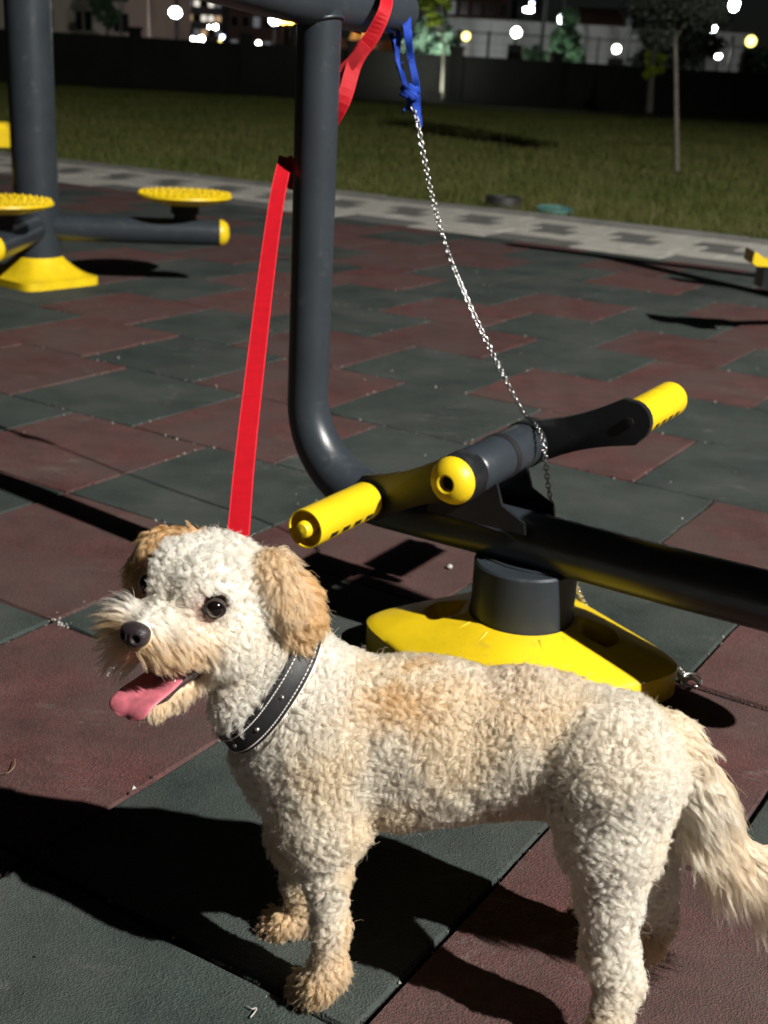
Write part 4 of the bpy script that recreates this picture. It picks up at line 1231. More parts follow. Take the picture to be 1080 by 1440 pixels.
# trunk (chest > waist > hips), neck
cap((-0.0504, 1.1050, 0.3085), (-0.0439, 1.1050, 0.2715), .072, .070, 'body')
cap((-0.0543, 1.1050, 0.3134), (0.0566, 1.1000, 0.3147), .074, .072, 'body', .022)
cap((0.0566, 1.1000, 0.3147), (0.1614, 1.0850, 0.3217), .072, .064, 'body', .022)
cap((0.0295, 1.1000, 0.2723), (0.1318, 1.0900, 0.2892), .062, .052, 'body', .022)
cap((0.1614, 1.0850, 0.3217), (0.2451, 1.0750, 0.3080), .066, .070, 'body', .022)
cap((-0.0766, 1.1000, 0.2810), (-0.0591, 1.1000, 0.2425), .053, .047, 'body', .022)
cap(hp(-.035, 0, -.03), (-0.0622, 1.1050, 0.3313), .046, .064, 'neck', .020)
cap((-0.1209, 1.0750, 0.3565), (-0.0751, 1.1000, 0.2786), .036, .050, 'neck', .020)
# shoulders and front legs
cap((-0.0503, 1.0750, 0.2995), (-0.0448, 1.0580, 0.2349), .054, .043, 'body', .022)
cap((-0.0484, 1.0580, 0.2346), (-0.0395, 1.0550, 0.1722), .035, .0198, 'legf', .016)
cap((-0.0395, 1.0550, 0.1722), (-0.0319, 1.0580, 0.1030), .0190, .0145, 'legf', .012)
cap((-0.0319, 1.0580, 0.1030), (-0.0325, 1.0580, 0.0546), .0148, .0150, 'legf', .010)
cap((-0.0319, 1.0560, 0.0432), (-0.0425, 1.0480, 0.0324), .0185, .0165, 'paw', .010)
for dx, dy in ((.013, .004), (.004, -.005), (-.007, -.005), (-.016, .003)):
    b0 = np.array((-0.0460, 1.0645, 0.0100)); cap(b0 + [dx, dy + .012, .004], b0 + [dx - .004, dy - .006, -.001], .0095, .0085, 'paw', .004); TOES.append((b0 + [dx - .004, dy - .006, -.001], .0085))
cap((-0.0623, 1.1400, 0.2506), (-0.0725, 1.1600, 0.1453), .050, .036, 'body', .022)
cap((-0.0725, 1.1600, 0.1453), (-0.0704, 1.1680, 0.0771), .030, .019, 'legf', .014)
cap((-0.0704, 1.1680, 0.0771), (-0.0711, 1.1720, 0.0313), .0175, .0145, 'legf', .010)
cap((-0.0740, 1.1700, 0.0206), (-0.0897, 1.1600, 0.0194), .0155, .0130, 'paw', .008)
for dx, dy in ((.008, .006), (.0, -.002), (-.008, -.002), (-.014, .006)):
    b0 = np.array((-0.0902, 1.1679, 0.0090)); cap(b0 + [dx, dy + .010, .003], b0 + [dx - .008, dy - .004, -.001], .0082, .0075, 'paw', .004); TOES.append((b0 + [dx - .008, dy - .004, -.001], .0075))
# near hind leg: thigh, stifle, hock, shank, paw
cap((0.2383, 1.0350, 0.3177), (0.2407, 1.0200, 0.2582), .064, .046, 'legh', .022)
cap((0.2421, 1.0200, 0.2583), (0.2452, 1.0100, 0.1985), .043, .0262, 'legh', .018)
cap((0.2452, 1.0100, 0.1985), (0.2539, 1.0100, 0.1296), .0262, .0215, 'legh', .016)
cap((0.2539, 1.0100, 0.1296), (0.2673, 1.0120, 0.0921), .0220, .0195, 'legh', .012)
cap((0.2673, 1.0120, 0.0921), (0.2576, 0.9850, 0.0439), .0185, .0150, 'legh', .010)
cap((0.2583, 0.9850, 0.0439), (0.2463, 0.9650, 0.0210), .0165, .0185, 'paw', .010)
b1 = np.array((0.2407, 0.9598, 0.0120))
for dx, dy in ((.014, .004), (.004, -.005), (-.008, -.005), (-.018, .003)):
    cap(b1 + [dx, dy + .014, .004], b1 + [dx - .005, dy - .006, -.002], .0105, .0095, 'paw', .004); TOES.append((b1 + [dx - .005, dy - .006, -.002], .0095))
# far hind leg
cap((0.2722, 1.1200, 0.2664), (0.2920, 1.1300, 0.1803), .058, .043, 'legh', .022)
cap((0.2920, 1.1300, 0.1803), (0.3174, 1.1350, 0.1222), .042, .027, 'legh', .016)
cap((0.3174, 1.1350, 0.1222), (0.3377, 1.1450, 0.0656), .026, .017, 'legh', .012)
cap((0.3377, 1.1450, 0.0656), (0.3307, 1.1380, 0.0332), .0155, .0145, 'paw', .008)
b2 = np.array((0.3241, 1.1485, 0.0100))
for dx, dy in ((.010, .006), (.001, -.002), (-.008, -.002), (-.016, .006)):
    cap(b2 + [dx, dy + .010, .003], b2 + [dx - .008, dy - .004, -.001], .0088, .008, 'paw', .004); TOES.append((b2 + [dx - .008, dy - .004, -.001], .008))
# tail
tail = [(0.2997, 1.0750, 0.3338), (0.3282, 1.0750, 0.2940), (0.3492, 1.0750, 0.2485), (0.3769, 1.0750, 0.2102), (0.4113, 1.0800, 0.1893), (0.4404, 1.0850, 0.1947), (0.4604, 1.0900, 0.2103)]
tr_ = [.028, .0225, .019, .0165, .0145, .0115, .007]
for i in range(6): cap(tail[i], tail[i + 1], tr_[i], tr_[i + 1], 'tail', .014)
# head
cap(hp(-.004, 0, .003), hp(.012, 0, .005), .0545, .049, 'skull', .012)
cap(hp(.024, .016, .018), hp(.024, -.016, .018), .0315, .0315, 'skull', .012)
cap(hp(.008, .024, -.030), hp(.008, -.024, -.030), .036, .036, 'cheek', .014)
cap(hp(.038, 0, -.016), hp(.088, 0, -.022), .031, .0190, 'muzzle', .010)
cap(hp(.046, .020, -.026), hp(.082, .014, -.029), .0180, .0145, 'muzzle', .008)
cap(hp(.046, -.020, -.026), hp(.082, -.014, -.029), .0180, .0145, 'muzzle', .008)
cap(hp(.062, -.024, -.022), hp(.080, -.027, -.014), .0135, .0115, 'muzzle', .010)
cap(hp(.050, .026, -.026), hp(.072, .024, -.022), .0150, .0120, 'muzzle', .010)
cap(hp(.005, 0, -.062), hp(.040, 0, -.081), .026, .0160, 'jaw', .010)
cap(hp(.040, 0, -.081), hp(.072, 0, -.094), .0145, .0110, 'jaw', .006)
# ears (flaps of leather; their long hair is fur)
def ear(s):
    if s > 0:
        q = [hp(-.022, .052, .036), hp(-.036, .064, .014), hp(-.046, .071, -.008), hp(-.044, .073, -.024)]
    else:
        q = [hp(-.018, -.050, .034), hp(-.012, -.072, .024), hp(-.010, -.088, .002), hp(-.008, -.092, -.020)]
    for i in range(3): cap(q[i], q[i + 1], (.019, .022, .019)[i], (.022, .019, .012)[i], 'ear', .006)
    return q
ear_n = ear(1); ear_f = ear(-1)

REG = ['body', 'neck', 'legf', 'legh', 'paw', 'tail', 'skull', 'cheek', 'muzzle', 'jaw', 'ear']
YC = 1.095
def prim_d(P, pr):
    a, b, ra, rb, reg, k = pr
    S = np.ones(3)
    if reg in ('body',): S = np.array([1, 1 / .92, 1])
    Q = (P - a) * S; ab = (b - a) * S
    h = np.clip((Q @ ab) / max(ab @ ab, 1e-9), 0, 1)
    d = np.linalg.norm(Q - h[:, None] * ab, axis=1)
    return d - (ra + (rb - ra) * h)
def smin(a, b, k):
    h = np.maximum(k - np.abs(a - b), 0) / k
    return np.minimum(a, b) - h * h * k * .25
def dog_sdf(P):
    P = np.asarray(P, np.float64)
    g = {}
    for pr in PR:
        key = {'jaw': 'jaw', 'ear': 'ear', 'muzzle': 'head', 'skull': 'head', 'cheek': 'head'}.get(pr[4], 'trunk')
        d = prim_d(P, pr)
        g[key] = d if key not in g else smin(g[key], d, pr[5])
    d = smin(g['trunk'], g['head'], .014)
    d = smin(d, g['jaw'], .006)
    d = smin(d, g['ear'], .006)
    # mouth gap: carve the hollow between the lips and the jaw
    f, l, u = hloc(P)
    m = np.sqrt(((f - .060) / .056) ** 2 + (l / .034) ** 2 + ((u + .062 + .20 * (f - .05)) / .0165) ** 2)
    d = np.maximum(d, (1 - m) * .0165)
    # eye sockets
    for s in (1, -1):
        e = EYE[s]
        d = np.maximum(d, .0105 - np.linalg.norm(P - e, axis=1))
    return np.maximum(d, .0006 - P[:, 2])
EYE = {1: hp(.0440, .0405, .0090), -1: hp(.0440, -.0405, .0090)}

def surface_net(fn, lo, hi, h):
    n = np.ceil((np.array(hi) - lo) / h).astype(int) + 1
    ax = [lo[i] + h * np.arange(n[i]) for i in range(3)]
    G = np.stack(np.meshgrid(*ax, indexing='ij'), -1).reshape(-1, 3)
    D = np.concatenate([fn(G[i:i + 400000]) for i in range(0, len(G), 400000)]).reshape(n)
    cn = n - 1
    acc = np.zeros((*cn, 3)); cnt = np.zeros(cn)
    cor = [(i, j, k) for i in (0, 1) for j in (0, 1) for k in (0, 1)]
    sub = lambda A, c: A[c[0]:c[0] + cn[0], c[1]:c[1] + cn[1], c[2]:c[2] + cn[2]]
    for a in cor:
        for ax_ in range(3):
            if a[ax_]: continue
            b = list(a); b[ax_] = 1
            da, db = sub(D, a), sub(D, b)
            cr = (da < 0) != (db < 0)
            t = np.where(cr, da / np.where(cr, da - db, 1), 0)
            p = np.zeros((*cn, 3)); p[...] = a; p[..., ax_] += t
            acc += p * cr[..., None]; cnt += cr
    act = cnt > 0
    idx = -np.ones(cn, int); idx[act] = np.arange(act.sum())
    V = (np.argwhere(act) + acc[act] / cnt[act][:, None]) * h + lo
    F = []
    for ax_ in range(3):
        o = [i for i in range(3) if i != ax_]
        A = np.moveaxis(D, ax_, 0); s0, s1 = A[:-1] < 0, A[1:] < 0
        I = np.moveaxis(idx, ax_, 0)
        s0, s1 = s0[:, 1:-1, 1:-1], s1[:, 1:-1, 1:-1]
        cr = s0 != s1
        q = np.stack([I[:, :-1, :-1], I[:, 1:, :-1], I[:, 1:, 1:], I[:, :-1, 1:]], -1)[cr]
        fl = s0[cr] if ax_ != 1 else ~s0[cr]
        q[~fl] = q[~fl][:, ::-1]
        F.append(q)
    return V, np.concatenate(F)

def grad(fn, V, e=.0012):
    g = np.stack([fn(V + np.eye(3)[i] * e) - fn(V - np.eye(3)[i] * e) for i in range(3)], 1)
    return g / np.maximum(np.linalg.norm(g, axis=1), 1e-9)[:, None]

def region_w(P):
    W = np.full((len(P), len(REG)), 9.0)
    for pr in PR:
        i = REG.index(pr[4]); W[:, i] = np.minimum(W[:, i], prim_d(P, pr))
    W = np.exp(-(W - W.min(1, keepdims=True)) / .006)
    return W / W.sum(1, keepdims=True)

def sstep(a, b, x): t = np.clip((x - a) / (b - a), 0, 1); return t * t * (3 - 2 * t)
def nz(P, s, seed):                                     # cheap smooth noise in 0..1
    r = np.random.default_rng(seed); v = np.zeros(len(P))
    for _ in range(5):
        k = r.normal(size=3) * s; v += np.sin(P @ k + r.random() * 6.3)
    return np.clip(v / 5 * .9 + .5, 0, 1)

CREAM = np.array([.83, .69, .495]); WHITE = np.array([.90, .845, .75]); TAN = np.array([.66, .42, .19]); BROWN = np.array([.33, .17, .075]); PINK = np.array([.50, .27, .19])
def fur_colour(P, W):
    f, l, u = hloc(P)
    w = {r_: W[:, i][:, None] for i, r_ in enumerate(REG)}
    def mx(c, d, t): return c * (1 - t) + d * t
    n1 = nz(P, 60, 1)[:, None]; n2 = nz(P, 130, 2)[:, None]
    x, y, z = P[:, 0:1], P[:, 1:2], P[:, 2:3]
    c = mx(np.tile(CREAM, (len(P), 1)), WHITE, sstep(.35, .75, n1) * .6)
    # apricot saddle and shoulder patches
    sad = np.exp(-((x - .015) / .045) ** 2) * sstep(.335, .375, z) * sstep(.25, .55, nz(P, 45, 3)[:, None])
    sho = np.exp(-((x + .055) / .03) ** 2) * sstep(.28, .36, z) * sstep(.2, .6, n1)
    loin = np.exp(-((x - .14) / .05) ** 2) * sstep(.34, .38, z) * .45
    c = mx(c, TAN * .80 + CREAM * .25, np.clip(sad * 1.1 + sho * .95 + loin, 0, 1) * (w['body'] + w['neck'] * .4))
    c = mx(c, WHITE * .97, (w['neck'] + w['legh'] * .55))
    # head
    c = mx(c, WHITE, w['skull'] + w['cheek'] * .8)
    c = mx(c, CREAM * .8 + TAN * .22, w['cheek'] * sstep(.2, 1, n2) * sstep(-.002, -.03, u)[:, None] * .9)
    mz = w['muzzle']
    c = mx(c, WHITE * .96, mz)
    c = mx(c, TAN * .8 + CREAM * .28, mz * sstep(-.002, -.028, u)[:, None] * .95)
    c = mx(c, TAN * .75 + BROWN * .15, mz * (np.exp(-((f - .088) / .016) ** 2) * sstep(-.010, -.032, u))[:, None] * .85)
    c = mx(c, TAN * .7 + CREAM * .35, w['jaw'] * .75)
    c = mx(c, TAN * .62 + CREAM * .22, (w['muzzle'] * sstep(-.006, -.020, l)[:, None] * sstep(-.004, -.016, u + .3 * (l + .02))[:, None]) * .8)
    tear = sum(np.exp(-(np.linalg.norm(P - (EYE[s] + HF * .004 - HL * s * .010 - HU * .006), axis=1) / .0145) ** 2) for s in (1, -1))[:, None]
    c = mx(c, PINK, np.clip(tear * .85, 0, .8))
    # ears: deep apricot, darker down the middle, paler front edge
    ek = np.array([.60, .34, .13]) * (0.62 + .62 * n2) + .05 * CREAM
    ek = mx(ek, CREAM * .55 + TAN * .5, sstep(-.038, -.026, f)[:, None] * (l > 0)[:, None] * .75)
    c = mx(c, ek, np.clip(w['ear'] * 1.15, 0, 1))
    # legs: white outside, tan behind and on the paws
    lf = w['legf'] * sstep(.0, .012, x + .04 - .012 * np.sign(1.11 - y))
    c = mx(c, TAN * .55 + CREAM * .5, np.clip(lf * .9, 0, 1) * sstep(.22, .17, z))
    c = mx(c, TAN * .72 + CREAM * .16, np.clip(w["paw"] * 1.1, 0, 1))
    c = mx(c, TAN * .6 + CREAM * .4, sstep(.125, .045, z) * w['legf'] * .95)
    c = mx(c, np.array([.47, .26, .17]), sstep(.035, .008, z) * np.clip(w['paw'] + w['legf'], 0, 1) * .55 * n2)
    c = mx(c, TAN * .50 + CREAM * .55, sstep(.12, .06, z) * w['legh'] * sstep(.35, .7, n1) * .6)
    return np.clip(c, .01, .90)

dog_base = np.array((0.1108, 1.1604, 0.0000))
dog = empty('dog', tuple(dog_base), 'small curly cream dog with tan ears, panting, standing on the rubber tiles', 'dog')
allp = np.concatenate([np.stack([pr[0], pr[1]]) for pr in PR]); 
lo = allp.min(0) - .1; hi = allp.max(0) + .1; lo[2] = -.012
DV, DF = surface_net(dog_sdf, lo, hi, .0042)
DN = grad(dog_sdf, DV)
DW = region_w(DV)
me = np_mesh('dog_body', DV, DF, [], True)
DC = fur_colour(DV, DW)
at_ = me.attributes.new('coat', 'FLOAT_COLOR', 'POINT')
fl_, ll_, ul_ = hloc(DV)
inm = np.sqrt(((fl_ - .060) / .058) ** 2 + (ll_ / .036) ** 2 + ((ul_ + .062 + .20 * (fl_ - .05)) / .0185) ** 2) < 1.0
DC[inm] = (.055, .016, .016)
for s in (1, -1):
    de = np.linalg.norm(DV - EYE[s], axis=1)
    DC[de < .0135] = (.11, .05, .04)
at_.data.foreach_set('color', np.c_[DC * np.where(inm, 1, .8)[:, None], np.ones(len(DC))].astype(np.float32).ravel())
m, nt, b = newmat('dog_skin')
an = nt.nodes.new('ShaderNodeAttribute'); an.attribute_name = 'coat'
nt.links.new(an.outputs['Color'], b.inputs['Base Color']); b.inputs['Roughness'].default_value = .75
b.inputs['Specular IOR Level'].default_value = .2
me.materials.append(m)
body = link('body', me, dog)

# ---- eyes, nose, tongue, mouth
def hmat(c):
    Mx = Matrix(((HF[0], HL[0], HU[0], c[0]), (HF[1], HL[1], HU[1], c[1]), (HF[2], HL[2], HU[2], c[2]), (0, 0, 0, 1)))
    return Mx
def glossy(name, c, rough, coat=0.0, sss=0):
    m, nt, b = newmat(name)
    n = noise(nt, 90, 4, .6, wpos(nt))
    nt.links.new(ramp(nt, n, .3, .7, tuple(x * .75 for x in c), tuple(x * 1.25 for x in c)), b.inputs['Base Color'])
    b.inputs['Roughness'].default_value = rough; b.inputs['Coat Weight'].default_value = coat; b.inputs['Coat Roughness'].default_value = .04
    if sss: b.inputs['Subsurface Weight'].default_value = sss; b.inputs['Subsurface Radius'].default_value = (.004, .0015, .001); b.inputs['Subsurface Scale'].default_value = .6
    return m
M['eye'] = glossy('dark_brown_eye', (.006, .0035, .003), .10, 1.0)
M['lid'] = glossy('dark_eyelid', (.022, .012, .010), .65)
M['nose'] = glossy('brown_black_nose', (.026, .019, .021), .42, .12)
for nm_, sc_, st_ in (('nose', 900, .5),):              # nose bump: fine leathery grain
    nt = M[nm_].node_tree; vo_ = nt.nodes.new('ShaderNodeTexVoronoi'); vo_.inputs['Scale'].default_value = sc_
    nt.links.new(wpos(nt), vo_.inputs['Vector']); bump(nt, vo_.outputs['Distance'], nt.nodes['Principled BSDF'], st_, .0008)
M['tongue'] = glossy('pink_tongue', (.50, .135, .17), .36, .35, .25)
nt = M['tongue'].node_tree; bump(nt, noise(nt, 700, 4, .7, wpos(nt)), nt.nodes['Principled BSDF'], .45, .0006)
M['mouth'] = glossy('dark_mouth', (.045, .012, .014), .4, .3)
M['lip'] = glossy('dark_lip', (.045, .028, .026), .38, .2)
M['tooth'] = glossy('tooth', (.7, .66, .55), .3, .3)
M['leather'] = simple('black_leather', (.012, .012, .013), .5, .4, .2, 60, .35, 900)
M['thread'] = simple('white_thread', (.72, .70, .66), .8, .2, .1, 60)
M['claw'] = simple('dark_claw', (.05, .04, .035), .4, .5)
for s in (1, -1):
    e = MB().ball(tuple(EYE[s] + (HF * .8 + HL * s * .6) * .0016), .0102, 24, 16).build('eye', M['eye'], dog, 180)
    d = (HF * .80 + HL * s * .60 + HU * .02); d = d / np.linalg.norm(d)
    up = HU - d * (HU @ d); up /= np.linalg.norm(up); sd = np.cross(up, d)
    ring = [Vector(EYE[s] + d * .0066 + up * (.0078 * math.sin(t)) + sd * (.0094 * math.cos(t))) for t in np.linspace(0, 2 * math.pi, 25)]
    MB().tube(ring, .0014, 8, caps=False).build('eyelid', M['lid'], e, 180)
NC = hp(.1040, 0, -.0170)
def nose_sdf(P):
    d = (P - NC) / .89; f, l, u = d @ HF, d @ HL, d @ HU
    q = ((np.abs(f) / .0120) ** 2.5 + (np.abs(l) / (.0168 + .14 * u)) ** 2.5 + (np.abs(u) / .0128) ** 2.5) ** .4
    r_ = (q - 1) * .0125
    for s in (1, -1):
        nd = np.sqrt(((f - .0095) / .007) ** 2 + ((l - s * .0085 - s * .10 * (u + .002)) / .0042) ** 2 + ((u + .0005) / .0048) ** 2)
        r_ = -smin(-r_, -(1 - nd) * .0042 * -1 * -1, .002) if False else np.maximum(r_, (1 - nd) * .0042)
    gr_ = np.sqrt((l / .0011) ** 2 + ((f - .0125) / .004) ** 2)
    r_ = np.where(u < .002, np.maximum(r_, (1 - gr_) * .0009), r_)
    return r_
V, F = surface_net(nose_sdf, NC - .026, NC + .026, .0013)
link('nose', np_mesh('nose', V, F, M['nose'], True), dog)

# tongue: lofted, cupped, lolling over the lower jaw towards the near side
path_t = spline([hp(.020, 0, -.060), hp(.045, .001, -.066), hp(.070, .000, -.0765), hp(.088, -.002, -.084), hp(.098, -.004, -.092), hp(.101, -.005, -.101)], 6)
tm = MB(); vs = []; fs = []; nt_ = len(path_t); na = 22
for i, p in enumerate(path_t):
    t = i / (nt_ - 1)
    w = .0175 + .0060 * math.sin(t * 2.2); 
    if t > .80: w *= math.sqrt(max(.02, 1 - ((t - .80) / .205) ** 2))
    th = .0042 * (1 if t < .85 else math.sqrt(max(.05, 1 - ((t - .85) / .155) ** 2)))
    tg = (path_t[min(i + 1, nt_ - 1)] - path_t[max(i - 1, 0)]).normalized()
    sd = Vector(HL); up = sd.cross(tg).normalized()
    if up.dot(Vector(HU)) < 0: up = -up
    for j in range(na):
        a = 2 * math.pi * j / na; ca, sa = math.cos(a), math.sin(a)
        cup = .0035 * (ca * ca) - (.0028 * math.exp(-(ca / .16) ** 2) if sa > 0 else 0)
        vs.append(p + sd * (w * ca) + up * (th * sa + cup))
for i in range(nt_ - 1):
    for j in range(na):
        j2 = (j + 1) % na; fs.append((i * na + j, i * na + j2, (i + 1) * na + j2, (i + 1) * na + j))
fs += [tuple(range(na)), tuple((nt_ - 1) * na + j for j in range(na))]
tm.add(vs, fs); tm.build('tongue', M['tongue'], dog, 180)
MB().ball((0, 0, 0), (.030, .019, .0125), 20, 12, hmat(hp(.045, 0, -.056)) @ Matrix.Rotation(R(8), 4, 'Y')).build('mouth_lining', M['mouth'], dog, 180)
lip = MB()
for s in (1, -1):
    lip.tube(spline([hp(.012, s * .036, -.043), hp(.036, s * .029, -.056), hp(.058, s * .0185, -.071), hp(.072, s * .0125, -.084), hp(.081, s * .004, -.090)], 6), [.003] * 6 + [.0038] * 13 + [.003] * 6, 10)
    lip.tube(spline([hp(.012, s * .036, -.043), hp(.042, s * .032, -.044), hp(.070, s * .024, -.043), hp(.088, s * .013, -.040), hp(.098, 0, -.035)], 6), .0032, 10)
lip.build('lip', M['lip'], dog, 180)
for s in (1, -1):
    for q, (f_, l_, u_) in enumerate(((.062, .0155, -.074), (.069, .0125, -.080), (.075, .009, -.084), (.079, .004, -.087))):
        MB().lathe([(.0022, 0), (.0019, .003), (.0004, .0058 if q else .008)], 8, hmat(hp(f_, s * l_, u_))).build('tooth', M['tooth'], dog, 60)

for tp, r_ in TOES:
    d = np.array([-.45, -.80, -.35]); d /= np.linalg.norm(d)
    q = [tp + d * r_ * .8, tp + d * (r_ + .004) + [0, 0, -.001], tp + d * (r_ + .008) + [0, 0, -.004]]
    q = [Vector((p[0], p[1], max(p[2], .0016))) for p in q]
    MB().tube(q, [.0022, .0018, .0005], 8).build('claw', M['claw'], dog, 60)

# ---- collar: leather band hugging the neck, double stitched, with studs
def band_ring(C, ax, up0, n=72):
    ax = ax / np.linalg.norm(ax); e1 = up0 - ax * (up0 @ ax); e1 /= np.linalg.norm(e1); e2 = np.cross(ax, e1)
    out = []
    for i in range(n):
        a = 2 * math.pi * i / n; d = e1 * math.cos(a) + e2 * math.sin(a)
        ts = np.linspace(.02, .11, 60); D = trunk_sdf(C + ts[:, None] * d)
        k = np.argmax(D > 0) if (D > 0).any() else 59
        out.append(ts[k] + .0075)
    out = np.array(out)
    for _ in range(14): out = (np.roll(out, 1) + 2 * out + np.roll(out, -1)) / 4
    return C, ax, e1, e2, out
def trunk_sdf(P):
    d = None
    for pr in PR:
        if pr[4] in ('neck',) or pr is PR[0]:
            q = prim_d(P, pr); d = q if d is None else smin(d, q, .02)
    return d
COL_C = np.array((-0.1221, 1.0800, 0.3537)); COL_AX = np.array([.70, .18, -.55])
CC, CA, C1, C2, CR = band_ring(COL_C, COL_AX, np.array([0, 0, 1.0]))
NCOL = len(CR)
def cpt(i, off, h):
    a = 2 * math.pi * i / NCOL; r_ = np.interp(i % NCOL, np.arange(NCOL + 1), np.r_[CR, CR[0]])
    return CC + CA * h + (C1 * math.cos(a) + C2 * math.sin(a)) * (r_ + off + h * .25)
mb = MB(); vs = []; fs = []; hw = .0124
sec = [(-.0015, -hw), (.0012, -hw * 1.0), (.0026, -hw * .82), (.0026, hw * .82), (.0012, hw), (-.0015, hw)]
for i in range(NCOL):
    for o_, h_ in sec: vs.append(tuple(cpt(i, o_, h_)))
for i in range(NCOL):
    for j in range(6):
        fs.append((i * 6 + j, i * 6 + (j + 1) % 6, ((i + 1) % NCOL) * 6 + (j + 1) % 6, ((i + 1) % NCOL) * 6 + j))
mb.add(vs, fs); collar = mb.build('collar', M['leather'], dog, 40)
mb = MB()
for h_ in (-hw * .66, hw * .66):
    for k in range(118):
        i = k * NCOL / 118
        mb.tube([tuple(cpt(i, .0028, h_)), tuple(cpt(i + .19, .0033, h_)), tuple(cpt(i + .38, .0028, h_))], .00062, 5)
o = mb.build('stitching', M['thread'], collar); o['kind'] = 'stuff'
for k in range(9):
    i = (k + .35) * NCOL / 9; p = cpt(i, .0026, 0.0); n_ = p - CC; n_ -= CA * (n_ @ CA)
    MB().lathe([(.0025, -.001), (.0025, .0004), (.0018, .0017), (.0006, .0023), (0, .0024)], 14, Matrix.Translation(p) @ Vector(n_).to_track_quat('Z', 'Y').to_matrix().to_4x4()).build('stud', M['steel'], collar, 60)

# ---- fur: locks of curved hair, one Curves object
def tri_sample(n_target_per_m2, mask=None):
    T3 = np.concatenate([DF[:, [0, 1, 2]], DF[:, [0, 2, 3]]])
    A = np.linalg.norm(np.cross(DV[T3[:, 1]] - DV[T3[:, 0]], DV[T3[:, 2]] - DV[T3[:, 0]]), axis=1) / 2
    n = int(A.sum() * n_target_per_m2)
    k = rng.choice(len(T3), n, p=A / A.sum())
    r1, r2 = rng.random(n), rng.random(n); s = r1 + r2 > 1; r1[s], r2[s] = 1 - r1[s], 1 - r2[s]
    w = np.stack([1 - r1 - r2, r1, r2], 1)[:, :, None]
    P = (DV[T3[k]] * w).sum(1); N = (DN[T3[k]] * w).sum(1); N /= np.linalg.norm(N, axis=1)[:, None]
    return P, N
def bald(P, N):
    f, l, u = hloc(P)
    m = np.sqrt(((f - .060) / .059) ** 2 + (l / .0365) ** 2 + ((u + .062 + .20 * (f - .05)) / .0195) ** 2) < 1.0
    m |= np.linalg.norm(P - NC, axis=1) < .0150
    for s in (1, -1):
        d = P - EYE[s]; fr = d @ (HF * .8 + HL * s * .6)
        m |= (np.linalg.norm(d, axis=1) < .0128)
    q = P - CC; h = q @ CA; rad = np.linalg.norm(q - h[:, None] * CA, axis=1)
    m |= (np.abs(h) < .0162) & (rad < .085)
    m |= (P[:, 2] < .004) & (N[:, 2] < -.3)
    return m

